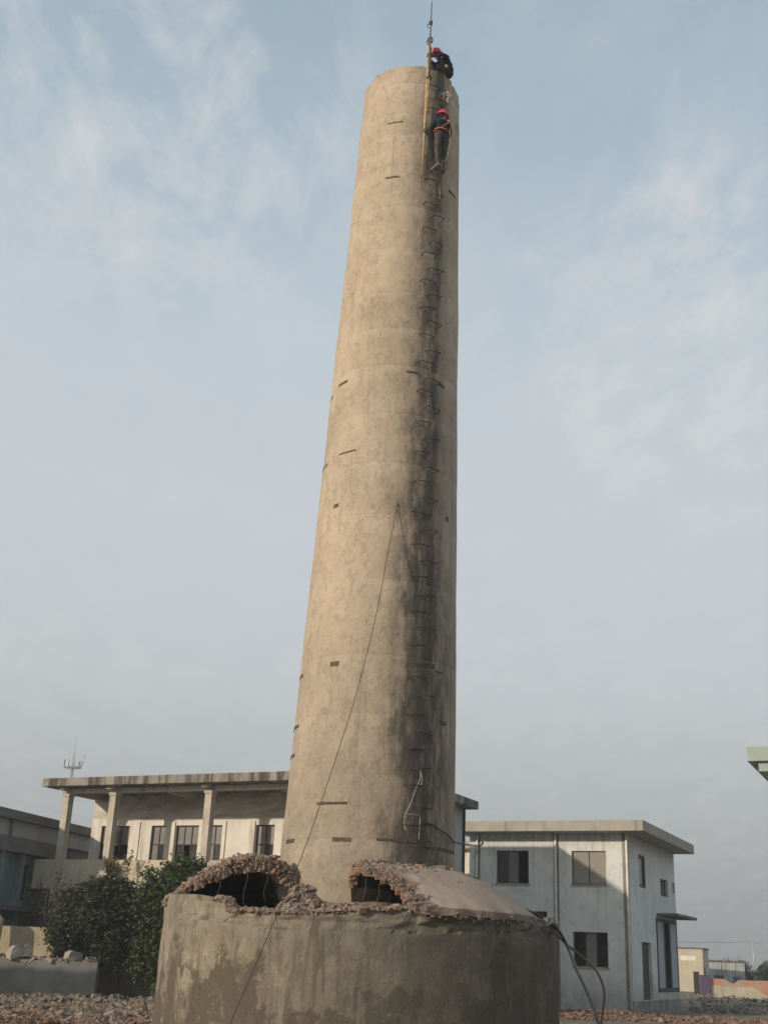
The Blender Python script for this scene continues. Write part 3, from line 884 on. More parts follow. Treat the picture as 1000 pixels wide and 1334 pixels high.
obj('right_wall', B(-.87, -.62, .85, 9.1, -.1, 7.716), M['bluegrey'], HL)  # darker than the other hall walls: this side's shade put into its colour
obj('back_wall', B(-15.05, -.87, 8.85, 9.098, -.1, 7.717), M['white_wall'], HL)
obj('verandah_slab', B(-16.1, -.875, .95, 2.997, 3.9, 4.1), M['soffit'], HL)
obj('inner_floor', B(-15.05, -.875, 3.252, 8.84, 3.9, 4.1), M['soffit'], HL)
obj('parapet', B(-16.15, -.875, .72, .94, 3.75, 4.90, bev=.01), M['parapet'], HL)
obj('parapet_return', B(-16.15, -15.93, .942, 2.99, 3.75, 4.88), M['parapet'], HL)
obj('lower_wall', B(-16.1, -.875, 2.2, 2.4, -.1, 3.9), M['parapet'], HL)
for x in (-15.05, -12.67, -8.08, -3.9):
    c = obj('column', B(x, x + .30, .64, .95, 0, 7.54), M['col'], HL)
    obj('column_head', B(x - .03, x + .33, .60, 1.0, 7.40, 7.543), M['col'], c)
    obj('lamp_bracket', B(x + .02, x + .26, .3, .62, 7.60, 7.715), M['col'], c)
for (x0, x1, z0, z1) in HW_:
    nc = 3 if x1 - x0 > 1 else 2
    ps = {'all': 'glass'}
    for c in range(nc): ps[(c, 1)] = 'glass_lt'
    if nc == 3: ps[(1, 0)] = None
    else: ps[(0, 0)] = 'glass_lt'
    if x0 < -13: ps = {(0, 1): 'glass_lt', (2, 1): 'glass_lt', (1, 1): 'glass', (0, 0): 'glass', (1, 0): None, (2, 0): None}
    window(HL, (x0, 3.10, z0), x1 - x0, z1 - z0, nc, 2, ps, .05)
# drainpipe on the far corner of the hall
obj('drainpipe', T([(-.57, 9.0, 0), (-.57, 9.0, 7.7)], .06, 8), M['frame'], HL)

# --- shaded wing on the far left
TW = -atan2(1.927, 7.795)
WG = thing('shaded_wing', 'shaded blue-grey two-storey wing with heavy lintel band, left of the hall', 'building', (-14.39, 46.05, 0), TW)
Y0, Y1 = -1.3, 20
obj('roof_slab', B(-8, .0, Y0 - .5, Y1, 6.26, 6.60), M['wingdark'], WG)
obj('upper_band', B(-1.0, -.35, Y0, Y1, 5.62, 6.258), M['bluegrey'], WG)
obj('lintel', B(-1.1, -.12, Y0 - .1, 5.0, 5.05, 5.618), M['wingdark'], WG)
obj('ground_wall', HW(Y0, Y1, -.1, 5.05, [(.15, 1.0, 2.6, 4.95), (3.0, 3.9, 3.3, 4.7), (1.2, 2.5, 2.20, 2.62)], -.55, -.8, axis='y'), M['teal'], WG)
obj('rear_upper_wall', B(-.95, -.56, 5.0, Y1, 5.052, 5.617), M['wingdark'], WG)
obj('gable_wall', B(-8, -.82, Y0, Y0 + .25, -.1, 6.258), M['teal'], WG)
for y in (-.9, 1.15, 2.75, 4.7):
    obj('pier', B(-.548, -.25, y, y + .22, -.1, 5.048), M['teal'], WG)
obj('ledge', B(-.545, .05, Y0, 4.9, 2.85, 3.02), M['wingdark'], WG)
window(WG, (-.72, .15, 2.6), .85, 2.35, 1, 2, {'all': 'glass'}, .06, .06, 'y')
window(WG, (-.72, 3.0, 3.3), .9, 1.4, 2, 1, {'all': 'glass'}, .06, .06, 'y')
window(WG, (-.60, 1.2, 2.2), 1.3, .42, 3, 1, {'all': 'skyglass'}, .05, .08, 'y')
f_ = obj('beige_window', B(-.345, -.32, 5.9, 6.55, 5.68, 6.2), M['board'], WG)  # pane with its own beige colour
obj('downpipe', T([(-.29, 1.6, 5.6), (-.29, 1.6, 6.26)], .06, 8), M['teal'], WG)

# --- pale outbuilding glimpsed between the hall and the two-storey building
OB = thing('outbuilding', 'sliver of a bright pale wall between the hall and the two-storey building', 'building', (4.2, 63.5, 0), TH)
obj('wall', HW(-4, 3.2, -.1, 7.2, [(-2, -1, 4.2, 5.6)], 0, .3), M['white_wall'], OB)
obj('roof_slab', B(-4.3, 3.5, -.5, 6, 7.2, 7.55), M['fascia'], OB)
obj('side_wall', B(2.9, 3.2, .302, 5.8, -.1, 7.2), M['white_wall'], OB)

# --- eave of a building entering from the right
EV = thing('eaved_building', 'corner of a pale green concrete roof eave jutting in high on the right', 'building', (8.35, 25.92, 0), TH)
obj('roof_slab', B(0, 12, 0, 9, 6.18, 6.50, bev=.008), M['greensl'], EV)
obj('eave_step', B(.22, 11.8, .12, 8.9, 5.97, 6.178), M['greensl'], EV)
obj('wall', HW(1.5, 11, -.1, 5.968, [(3, 4.5, 3.6, 5.2), (6, 7.5, 3.6, 5.2)], 1.5, 1.75), M['grey_wall'], EV)
obj('side_wall', B(1.5, 1.75, 1.752, 8.5, -.1, 5.968), M['grey_wall'], EV)
window(EV, (3, 1.6, 3.6), 1.5, 1.6, 2, 2, {'all': 'glass'}, .05)
window(EV, (6, 1.6, 3.6), 1.5, 1.6, 2, 2, {'all': 'glass'}, .05)

# --- far right: small house, shed, boundary wall
SB = thing('small_house', 'small cream cube-shaped house with flat dark roof far behind', 'house', (28.82, 105, 0), R(-20))
obj('wall', HW(-5, 0, -.3, 3.42, [(-1.9, -.6, 2.45, 2.85)], 0, .25), M['cream'], SB)
obj('side_wall', B(-.25, 0, .252, 6, -.3, 3.42), M['cream'], SB)
obj('back_wall', B(-5, -.252, 5.75, 6, -.3, 3.42), M['cream'], SB)
obj('roof_slab', B(-5.15, .12, -.12, 6.1, 3.42, 3.52), M['wingdark'], SB)
obj('slit_window', B(-1.9, -.6, .02, .06, 2.45, 2.85), M['white_wall'], SB)
obj('door', B(-.02, .03, .6, 1.8, -.1, 2.0), M['frame'], SB)
PD = thing('violet_gate_post', 'dull violet sheet door leaning at the end of the brick boundary wall', 'door', (24.72, 89.8, 0), R(-8))
obj('leaf', B(-.36, .36, 0, .07, -.15, 1.42, bev=.01), M['purple'], PD)
obj('hinge_post', B(-.78, -.38, 0, .2, -.15, 1.62), M['frame'], PD)
SD = thing('long_shed', 'low grey shed with dark openings beyond the brick boundary wall', 'shed', (32.1, 115, 0), R(-14))
obj('wall', HW(0, 3.2, -.3, 2.55, [(.4, 1.3, .3, 1.35), (2.1, 2.9, .3, 1.3)], 0, .2), M['bluegrey'], SD)
obj('back_wall', B(0, 3.2, 4, 4.2, -.3, 2.55), M['bluegrey'], SD)
obj('side_wall', B(0, .2, .202, 3.998, -.3, 2.55), M['bluegrey'], SD)
obj('roof_slab', B(-.2, 3.4, -.2, 4.3, 2.552, 2.66), M['wingdark'], SD)
for x in (.7, 1.05, 1.4, 2.3): obj('wall_rib', B(x, x + .08, -.05, -.002, 1.4, 2.54), M['fascia'], SD)
BW = thing('boundary_wall', 'orange brick boundary wall, partly rendered, across the far waste ground', 'wall', (25.2, 90, 0), R(-1.5))
bm = bmesh.new()
pr = None
for i in range(80):
    x = i * .35
    h = 1.18 + .05 * nz(x, 0, 0, .9) + (.0 if nz(x, 7, 0, .5) < .25 else -.22)
    cur = [bm.verts.new(p) for p in ((x, 0, -.4), (x, 0, h), (x, .24, h), (x, .24, -.4))]
    if pr:
        for q in range(4): bm.faces.new((pr[q], cur[q], cur[(q + 1) % 4], pr[(q + 1) % 4]))
    else: bm.faces.new(cur)
    pr = cur
bm.faces.new(pr[::-1]); bmesh.ops.recalc_face_normals(bm, faces=bm.faces[:])
obj('brickwork', bm, M['orange'], BW)
bm = bmesh.new()
pts = []
for i in range(40):
    x = -.02 + i * .115
    lo_ = -.4; hi_ = .72 + .10 * nz(x, 0, 0, 1.4, 3) - max(0, x - 3.0) * .55
    pts.append((bm.verts.new((x, -.03, lo_)), bm.verts.new((x, -.03, hi_)), bm.verts.new((x, .01, hi_)), bm.verts.new((x, .01, lo_))))
for p, q in zip(pts, pts[1:]):
    for k in range(3): bm.faces.new((p[k], q[k], q[k + 1], p[k + 1]))
bmesh.ops.recalc_face_normals(bm, faces=bm.faces[:])
obj('render_coat', bm, M['cream'], BW)

# --- power pole and mast
PP = thing('power_pole', 'thin far power pole with crossarms and drooping wires', 'power pole', (72.6, 230, 0))
obj('post', T([(0, 0, 0), (.12, 0, 7.5)], [.17, .10], 8), M['galv'], PP)
for z, wd in ((6.7, .85), (7.1, .5)):
    ca = obj('crossarm', B(-wd, wd, -.06, .06, z, z + .12), M['galv'], PP)
    for x in (-wd + .1, wd - .1):
        obj('insulator', T([(x, 0, z + .12), (x, 0, z + .32)], [.06, .05], 6), M['galv'], ca)
for x0, ex, ez in ((-.7, -40, 7.4), (.7, 60, 8), (.35, 60, 8.4), (-.35, -40, 7.8)):
    pts = [(x0 + (ex - x0) * t, 4 * t * (1 if ex > 0 else -1), 6.95 + (ez - 6.95) * t - 4 * .9 * t * (1 - t)) for t in [i / 14 for i in range(15)]]
    obj('wire', T(pts, .022, 4), M['cable'], PP)
MA = thing('telecom_mast', 'slender grey telecom mast with a ring of antennas rising beyond the hall roof', 'mast', (-41.0, 160, 0))
obj('pole', T([(0, 0, 0), (.05, 0, 24.2)], [.36, .20], 10), M['galv'], MA)
obj('lightning_rod', T([(.05, 0, 24.2), (.06, 0, 28.2)], [.09, .035], 6), M['galv'], MA)
bm = bmesh.new(); tube(bm, [(1.05 * cos(t), 1.05 * sin(t), 24.0) for t in [i * pi / 10 for i in range(21)]], .07, 6)
for i in range(6): tube(bm, [(0, 0, 24), (1.05 * cos(i * pi / 3), 1.05 * sin(i * pi / 3), 24)], .05, 5)
obj('platform', bm, M['galv'], MA)
for i in range(9):
    a = i * 2 * pi / 9 + .2
    an = obj('antenna', B(-.09, .09, -.05, .05, -.1, 1.0, bev=.02), M['galv'], MA, loc=(1.15 * cos(a), 1.15 * sin(a), 24), rotz=a)
obj('whip_antenna', T([(1.1, 0, 24), (1.5, 0, 24.9), (1.55, 0, 25.8)], .06, 5), M['galv'], MA)

# ------------------------------------------------------------------ low walls on the left
def rough_wall(x0, x1, y0, y1, z0, zf, dx=.2, e=.03, seed=1):
    bm = bmesh.new(); n = int((x1 - x0) / dx); pr = None
    for i in range(n + 1):
        x = x0 + (x1 - x0) * i / n; cur = []
        for q in range(5):
            z = z0 + (zf(x) - z0) * q / 4
            cur.append(bm.verts.new((x + (e * 2 * nz(z, q, seed, 3) if i in (0, n) else 0), y0 + e * nz(x, z, seed, 1.6), z + (e * nz(x, q, seed, 5) if q == 4 else 0))))
        for q in range(5):
            z = zf(x) + (z0 - zf(x)) * q / 4
            cur.append(bm.verts.new((x + (e * 2 * nz(z, q, seed, 3) if i in (0, n) else 0), y1 + e * nz(x, z, seed + 5, 1.6), z + (e * nz(x, q, seed + 3, 5) if q == 0 else 0))))
        if pr:
            for q in range(10): bm.faces.new((pr[q], cur[q], cur[(q + 1) % 10], pr[(q + 1) % 10]))
        else: bm.faces.new(cur)
        pr = cur
    bm.faces.new(pr[::-1]); bmesh.ops.recalc_face_normals(bm, faces=bm.faces[:])
    return bm
LW = obj('retaining_wall', rough_wall(-18, -9.44, 44, 44.4, -.2, lambda x: 1.15, seed=2), M['lowwall'])
tag(LW, 'low grey cement wall with rubble heaped along its top, left of the trees', 'wall')
YW = obj('rendered_wall', rough_wall(-14.2, -10.95, 46, 46.55, 0, lambda x: 2.26, seed=4, e=.05), M['litwall'])
tag(YW, 'sunlit yellowish wall stump standing behind the low grey wall', 'wall')
EB = obj('embankment', B(-18, -9.6, 44.38, 49, -.1, 1.06), M['ground']); tag(EB, kind='structure')
RW = obj('shade_wall', rough_wall(-21, -15.1, 39.0, 39.35, -.2, lambda x: 3.3 + .12 * nz(x, 0, 0, 1), seed=8), M['lowwall'])  # unseen wall, added to throw shade on the low grey wall
tag(RW, 'added grey wall out of view at far left, shading the low grey wall', 'wall')
PS = obj('wall_stub', rough_wall(-13.9, -13.42, 45.2, 45.5, 1.0, lambda x: 2.95 - (x + 13.9) * 1.0, seed=3, dx=.1), M['litwall'])
tag(PS, 'small slanting pale masonry stub in front of the blue-grey wing', 'wall')

def chunk(p, r, m, label, name='concrete_chunk', cat='rubble', seed=0):
    rng = random.Random(seed); bm = bmesh.new(); box(bm, -r, r, -r * .6, r * .6, -r * .5, r * .5)
    bmesh.ops.subdivide_edges(bm, edges=bm.edges[:], cuts=2, use_grid_fill=True)
    for v in bm.verts:
        v.co += Vector((rng.uniform(-1, 1), rng.uniform(-1, 1), rng.uniform(-1, 1))) * r * .16
        v.co.x *= 1 - .5 * max(0, v.co.z / r)
    o = obj(name, bm, m); o.location = p; o.rotation_euler = (rng.uniform(-.2, .2), rng.uniform(-.3, .3), rng.uniform(0, 1)); return tag(o, label, cat)
chunk((-12.35, 44.25, 1.36), .40, M['fascia'], 'pale angular concrete lump perched on the low grey wall', seed=3)
chunk((-10.4, 44.25, 1.28), .30, M['fascia'], 'slanting broken slab at the end of the low grey wall top', seed=6)
chunk((-9.75, 44.3, 1.22), .20, M['lowwall'], 'small dark broken block on the low wall beside the trees', seed=9)

# ------------------------------------------------------------------ rubble fields
rng = random.Random(77)
def field(name, n, area, sizes, m, label, excl=None):
    bm = bmesh.new()
    for k in range(n):
        x, y = area(rng)
        if excl and excl(x, y): continue
        r_ = rng.choice(sizes) * rng.uniform(.7, 1.3)
        hp = .22 * max(0, nz(x, y, 0, .45, 31)) + .12 * max(0, nz(x, y, 0, 1.3, 5))
        stone(bm, (x, y, ground_h(x, y) - .05 + r_ * .25 + hp), r_, rng=rng)
    return tag(obj(name, bm, m), label, 'rubble', kind='stuff')
def a_left(r):
    y = 30 + 14 * r.random() ** .8; return (-.335 * y + r.random() * (.335 * y - 4.3), y)
intank = lambda x, y: (x - TX) ** 2 + (y - TY) ** 2 < 4.05 ** 2
field('grey_rubble', 5200, a_left, (.018, .025, .03, .04, .055, .075, .11), M['rub_grey'], 'grey broken concrete rubble strewn left of the tank', intank)
def a_leftr(r):
    y = 29 + 8 * r.random(); return (-.335 * y + r.random() * (.335 * y - 3.8), y)
field('brick_rubble', 3800, a_leftr, (.025, .035, .05, .075), M['rub_red'], 'reddish crushed brick rubble beside the tank', intank)
def a_right(r):
    y = 44 + 6.5 * r.random(); return (4.5 + r.random() * (.36 * y - 4), y)
field('foreground_rubble', 1400, a_right, (.025, .04, .055, .09), M['rub_red'], 'reddish rubble along the foot of the two-storey building')
def a_far(r):
    y = 56 + 36 * r.random() ** 1.3; return (.262 * y + r.random() * .12 * y, y)
field('far_rubble', 900, a_far, (.03, .05, .07, .12), M['rub_grey'], 'pale rubble scattered over the far waste ground')
bm = bmesh.new()
for k in range(420):
    stone(bm, (rng.uniform(-14, -9.6), rng.uniform(44.05, 45.6), 1.10 + rng.random() * .08), rng.choice((.05, .07, .1, .14)), rng=rng)
tag(obj('wall_top_rubble', bm, M['rub_grey']), 'pale rubble heaped on the low grey wall', 'rubble', kind='stuff')

for i, (x, y, L, a, lab) in enumerate([(-7.6, 33.6, 1.5, .1, 'long dark stick lying on the rubble beside the tank'), (-9.2, 36.5, .9, -.4, 'short dark timber offcut half buried in the grey rubble')]):
    o_ = obj('timber_offcut', T([(-L / 2, 0, .03), (-L / 6, .03, .06), (L / 5, -.02, .05), (L / 2, .05, .09)], [.03, .04, .035, .02], 6), M['timber'])
    o_.location = (x, y, ground_h(x, y) - .03); o_.rotation_euler = (0, 0, a); tag(o_, lab, 'timber')
# ------------------------------------------------------------------ plants
def leaf_quad(bm, p, n, s, rng):
    n = n.normalized(); a = n.orthogonal().normalized(); a = Matrix.Rotation(rng.uniform(0, 6.3), 3, n) @ a; b = n.cross(a)
    vs = [bm.verts.new(p + a * s * 1.25), bm.verts.new(p + b * s * .55 + n * s * .15), bm.verts.new(p - a * s * 1.1), bm.verts.new(p - b * s * .55 + n * s * .15)]
    bm.faces.new(vs)
def tree(name, label, loc, h, blobs, trunk_pts, leafmat, nclump, nleaf, leaf, seed, group=None, clump_r=.32, limbs=7):
    rng = random.Random(seed); t = thing(name, label, 'tree', loc, 0, group)
    bm = bmesh.new()
    tp = [Vector(p) for p in trunk_pts]; n = len(tp)
    tube(bm, tp, [.13 * (1 - .6 * i / (n - 1)) * (h / 4.5) for i in range(n)], 8)
    centers = []
    tot = sum(b[3] * b[4] * b[5] for b in blobs)
    for b in blobs:
        for k in range(max(3, int(nclump * b[3] * b[4] * b[5] / tot))):
            while True:
                v = Vector((rng.uniform(-1, 1), rng.uniform(-1, 1), rng.uniform(-1, 1)))
                if .25 < v.length < 1: break
            v *= (.55 + .45 * rng.random()) / max(.6, v.length ** .3)
            if v.length > 1: v.normalize()
            v *= 1 + .14 * nz(v.x * 2, v.y * 2, v.z * 2, 1, seed)
            centers.append(Vector((b[0] + v.x * b[3], b[1] + v.y * b[4], b[2] + v.z * b[5])))
    for k in range(limbs):
        c = rng.choice(centers); s0 = tp[rng.randint(1, n - 1)]
        mid = s0.lerp(c, .5) + Vector((0, 0, .15 * h / 4))
        tube(bm, spline([s0, mid, c], 4), [.05 * (h / 4.5) * (1 - .8 * i / 8) for i in range(9)], 5)
    obj('trunk', bm, M['bark'], t)
    bm = bmesh.new()
    for c in centers:
        cr_ = clump_r * rng.uniform(.6, 1.25)
        for q in range(int(nleaf * rng.uniform(.6, 1.3))):
            v = Vector((rng.gauss(0, .5), rng.gauss(0, .5), rng.gauss(0, .42))) * cr_
            leaf_quad(bm, c + v, Vector((rng.gauss(0, .6), rng.gauss(0, .6), 1.0 + rng.gauss(0, .4))) + v * 1.5, leaf * rng.uniform(.7, 1.35), rng)
    obj('crown', bm, M[leafmat], t)
    return t
tree('evergreen_tree', 'dense dark round evergreen tree in front of the verandah, beside the low grey wall', (-9.7, 45.0, 0), 4.4,
     [(-.05, 0, 2.9, 1.35, 1.15, 1.35), (.55, 0, 2.1, 1.15, 1.0, 1.3), (-1.0, .1, 2.3, 1.05, .9, 1.15), (.15, -.1, 3.55, .95, .85, .80), (.9, 0, 3.0, .8, .8, 1.0)],
     [(.75, 0, -.2), (.75, 0, .7), (.5, 0, 1.5), (.25, 0, 2.6), (.1, 0, 3.4)], 'leaf1', 520, 62, .07, 4)
tree('leafy_tree', 'tall mid-green bushy tree in front of the verandah, touching the tank edge', (-7.1, 44.6, 0), 5.2,
     [(-.2, 0, 3.1, 1.45, 1.25, 1.65), (.7, 0, 3.7, 1.4, 1.1, 1.2), (-.35, .1, 1.8, 1.3, 1.1, 1.35), (.9, -.1, 2.3, 1.2, 1.0, 1.6), (.25, 0, 4.45, .85, .75, .65), (-.3, 0, 1.0, 1.0, .9, .7)],
     [(-.35, 0, -.2), (-.3, 0, .8), (-.15, 0, 1.8), (0, 0, 3.0), (.1, 0, 4.2)], 'leaf2', 700, 62, .07, 9)
def shrub(name, label, loc, h, n, leafmat, seed, nl=26, leaf=.06, spread=.35):
    rng = random.Random(seed); t = thing(name, label, 'plant', loc)
    bm = bmesh.new(); bl_ = bmesh.new()
    for k in range(n):
        a = rng.uniform(0, 6.3); e = Vector((cos(a) * spread * rng.random(), sin(a) * spread * rng.random(), h * rng.uniform(.6, 1)))
        pts = spline([(0, 0, -.05), e * .5 + Vector((0, 0, .1 * h)), e], 4); tube(bm, pts, .010, 4)
        for q in range(nl):
            p = pts[rng.randint(3, len(pts) - 1)] + Vector((rng.gauss(0, .07), rng.gauss(0, .07), rng.gauss(0, .07)))
            leaf_quad(bl_, p, Vector((rng.gauss(0, 1), rng.gauss(0, 1), 1)), leaf * rng.uniform(.7, 1.3), rng)
    obj('stem', bm, M['bark'], t); obj('foliage', bl_, M[leafmat], t); return t
def HP(a, b, z): return Matrix.Translation((HX, HY, 0)) @ Matrix.Rotation(TH, 4, 'Z') @ Vector((a, b, z))
shrub('yellow_shrub', 'yellowing shrub behind the parapet beside the second column', HP(-12.0, .40, 4.0), 1.0, 12, 'leafy', 3)
shrub('yellow_sapling', 'thin yellow-leaved sapling against the parapet between the columns', HP(-11.1, .35, 4.0), 1.35, 6, 'leafy', 6, 14, .055, .25)
shrub('withered_shrub', 'withered brownish shrub overhanging beside the wing and parapet corner', (-12.3, 47.3, 1.0), 3.4, 26, 'leafd', 8, 26, .06, 1.0)
shrub('bramble', 'pale tangled bramble low between the evergreen and the yellowish wall', (-10.5, 46.9, 1.0), 2.2, 20, 'leaf1', 12, 26, .07, .8)
for i, (x, y, h, lab) in enumerate([(37.2, 126, 3.1, 'ragged sparse tree in front of the low far shed'), (38.9, 128, 2.9, 'dense dark tree right of the low far shed'),
                                     (40.6, 124, 2.7, 'squat dark tree behind the orange brick wall'), (62, 190, 3.6, 'pale hazy tree below the power pole'), (66.5, 196, 3.2, 'pale hazy low tree beyond the dark far trees')]):
    tree('far_tree', lab, (x, y, 0), h, [(0, 0, h * .62, 1.2 if i else .8, 1.1, h * .34), (.8, 0, h * .5, 1.0, .9, h * .3), (-.7, 0, h * .52, .9, .9, h * .3)],
         [(0, 0, -.2), (0, 0, h * .4), (.1, 0, h * .8)], 'leaf_far', 34 if i == 0 else 70, 26, .14, 30 + i, 'trees on the far waste ground', .45, 4)

# ------------------------------------------------------------------ people
M['navy'] = plain('navy_jacket', (.020, .026, .040), .9, .15, 0, .35, 9)
M['tealj'] = plain('dark_teal_jacket', (.015, .034, .050), .9, .15, 0, .35, 9)
M['trouser'] = plain('grey_brown_trousers', (.075, .066, .062), .9, .15, 0, .3, 9)
M['trouser2'] = plain('dark_trousers', (.045, .040, .040), .9, .15, 0, .3, 9)
M['skin'] = plain('skin', (.36, .21, .145), .6, .3, 0, .12, 20)
M['shoe'] = plain('worn_shoe', (.055, .052, .05), .8, .2)
M['sole'] = plain('pale_sole', (.36, .34, .31), .8, .2)
M['helmet'] = plain('red_helmet', (.62, .050, .070), .38, .45, 0, .06, 5)
M['orange_strap'] = plain('orange_webbing', (.70, .20, .05), .7, .2, 0, .1)
M['hair'] = plain('black_hair', (.012, .010, .009), .7)
def person(name, label, loc, rotz, bones, mats, head, look, vox=.013):
    """bones: (p0, p1, r0, r1, material index); the surface is one continuous skin over them"""
    t = thing(name, label, 'person', loc, rotz)
    bm = bmesh.new()
    bones = [(a, b, r0 * (.92 if mi < 2 else 1), r1 * (.92 if mi < 2 else 1), mi) for a, b, r0, r1, mi in bones]
    for p0, p1, r0, r1, mi in bones:
        p0, p1 = Vector(p0), Vector(p1); d = p1 - p0
        n = 10
        pts, rr = [], []
        L = max(d.length, 1e-5); u = d / L
        for a in (-85, -60, -30): pts.append(p0 + u * r0 * sin(R(a))); rr.append(r0 * cos(R(a)))
        pts.append(p0); rr.append(r0); pts.append(p1); rr.append(r1)
        for a in (30, 60, 85): pts.append(p1 + u * r1 * sin(R(a))); rr.append(r1 * cos(R(a)))
        tube(bm, pts, rr, n)
    me = bpy.data.meshes.new(name + '_raw'); bm.to_mesh(me); bm.free()
    o = bpy.data.objects.new('body', me); C.objects.link(o)
    md = o.modifiers.new('r', 'REMESH'); md.mode = 'VOXEL'; md.voxel_size = vox
    ms = o.modifiers.new('s', 'SMOOTH'); ms.iterations = 2; ms.factor = .5
    dg = bpy.context.evaluated_depsgraph_get()
    me2 = bpy.data.meshes.new_from_object(o.evaluated_get(dg))
    o.modifiers.clear(); o.data = me2; me2.name = 'body'
    bpy.data.meshes.remove(me)
    me2.materials.clear()
    for m in mats: me2.materials.append(M[m])
    segs = [(Vector(a), Vector(b), r0, r1, mi) for a, b, r0, r1, mi in bones]
    for p in me2.polygons:
        c = p.center; best = 9; bi = 0
        for a, b, r0, r1, mi in segs:
            d = b - a; k = max(0, min(1, (c - a).dot(d) / max(d.length_squared, 1e-9)))
            q = abs((c - (a + d * k)).length - (r0 + (r1 - r0) * k))
            if q < best: best, bi = q, mi
        p.material_index = bi; p.use_smooth = True
    o.parent = t
    # helmet: shell, brim and peak
    bm = bmesh.new()
    prof = [(.0, .150), (.05, .147), (.092, .126), (.118, .088), (.130, .040), (.133, .0), (.160, -.010), (.158, -.022), (.128, -.016)]
    N = 20; rg = []
    for r_, z in prof:
        rg.append([bm.verts.new((r_ * cos(2 * pi * k / N) * .92, r_ * sin(2 * pi * k / N) * (1.06 if sin(2 * pi * k / N) < 0 or r_ < .14 else 1.28), z)) for k in range(N)])
    for i in range(len(rg) - 1):
        for k in range(N):
            if i == 0 and rg[0][k] is None: continue
            try: bm.faces.new((rg[i][k], rg[i][(k + 1) % N], rg[i + 1][(k + 1) % N], rg[i + 1][k]))
            except ValueError: pass
    bmesh.ops.remove_doubles(bm, verts=bm.verts[:], dist=1e-4)
    bmesh.ops.recalc_face_normals(bm, faces=bm.faces[:])
    hm = obj('helmet', bm, M['helmet'], t, smooth=True)
    hm.matrix_local = Matrix.Translation(head) @ look.to_4x4() @ Matrix.Translation((0, 0, .035)) @ Matrix.Rotation(R(4), 4, 'X')
    obj('helmet_ridge', T([(0, -.12, .07), (0, -.06, .138), (0, .02, .154), (0, .09, .132)], .012, 6), M['helmet'], hm)
    return t
def head_bones(h, look):
    f = lambda x, y, z: Vector(h) + look @ Vector((x, y, z))
    return [(f(0, 0, .03), f(0, .015, -.01), .098, .088, 2), (f(0, .035, -.05), f(0, .05, -.085), .065, .045, 2),
            (f(0, .10, .0), f(0, .118, -.025), .010, .016, 2), (f(-.092, 0, .01), f(-.095, -.005, -.025), .016, .012, 2), (f(.092, 0, .01), f(.095, -.005, -.025), .016, .012, 2),
            (f(0, -.05, -.02), f(0, -.055, -.045), .075, .055, 4), (f(-.032, .087, .012), f(-.030, .088, .012), .013, .013, 4), (f(.032, .087, .012), f(.030, .088, .012), .013, .013, 4),
            (f(-.02, .088, -.062), f(.02, .088, -.062), .009, .009, 4)]
def hand_bones(wr, dirn, up_, mi=2, curl=.7, side=1):
    """palm, four unequal curled fingers and a thumb leaving the side of the palm"""
    d = Vector(dirn).normalized(); u = Vector(up_); u = (u - d * u.dot(d)).normalized(); s = d.cross(u) * side
    wr = Vector(wr); out = [(wr, wr + d * .075, .030, .034, mi), (wr + s * .02 + d * .04, wr + s * .025 + d * .08, .02, .018, mi), (wr - s * .02 + d * .04, wr - s * .025 + d * .08, .02, .018, mi)]
    for k, ln in enumerate((.068, .078, .072, .056)):
        b = wr + d * .082 + s * (.034 - .0225 * k)
        m = b + (d * cos(curl * .6) - u * sin(curl * .6)) * ln * .55
        e = m + (d * cos(curl * 1.9) - u * sin(curl * 1.9)) * ln * .55
        out += [(b, m, .0105, .010, mi), (m, e, .010, .0085, mi)]
    b = wr + s * .034 + d * .03; m = b + (d * .6 + s * .7 - u * .3) * .045; e = m + (d * .8 + s * .1 - u * .6) * .035
    out += [(b, m, .013, .011, mi), (m, e, .011, .009, mi)]
    return out
# standing climber on the step irons, facing the wall, head turned to the right
PH = 31.5
zf = 19.40
fp = con(PH, zf, .20) + Vector((0, 24, 0))
look = Matrix.Rotation(R(-62), 3, 'Z') @ Matrix.Rotation(R(-6), 3, 'X')
hd = (.03, .03, 1.545)
bn = [((-.085, .0, .93), (.085, .0, .93), .125, .125, 1), ((-.06, -.01, 1.02), (.06, -.01, 1.02), .125, .125, 0),
      ((-.08, -.01, 1.14), (.08, -.01, 1.14), .125, .125, 0), ((-.10, -.02, 1.27), (.10, -.02, 1.27), .13, .13, 0), ((-.12, -.01, 1.355), (.12, -.01, 1.355), .085, .085, 0),
      ((0, .0, 1.38), (.015, .02, 1.46), .065, .056, 2),
      # legs
      ((-.10, .0, .90), (-.12, .02, .48), .105, .068, 1), ((-.12, .02, .48), (-.115, -.03, .10), .066, .052, 1),
      ((.10, .0, .90), (.12, .06, .50), .105, .068, 1), ((.12, .06, .50), (.10, -.03, .12), .066, .052, 1),
      ((-.115, -.06, .06), (-.12, .14, .04), .048, .040, 3), ((.10, -.06, .07), (.11, .14, .05), .048, .040, 3),
      # left arm up on a rung, right arm bent in front
      ((-.20, .0, 1.36), (-.27, .03, 1.12), .068, .052, 0), ((-.27, .03, 1.12), (-.17, .18, 1.24), .050, .038, 0),
      ((.20, .0, 1.36), (.28, .06, 1.13), .068, .052, 0), ((.28, .06, 1.13), (.19, .20, 1.27), .050, .038, 0)]
bn += head_bones(hd, look) + hand_bones((-.17, .18, 1.25), (.15, .25, .9), (0, -1, .2), curl=1.2, side=-1) + hand_bones((.19, .20, 1.28), (-.15, .2, .9), (0, -1, .2), curl=1.2)
P1 = person('person', 'climber in dark teal jacket, grey trousers and red helmet standing on the chimney step irons', fp, R(PH), bn, ['tealj', 'trouser', 'skin', 'shoe', 'hair'], hd, look)
bm = bmesh.new()
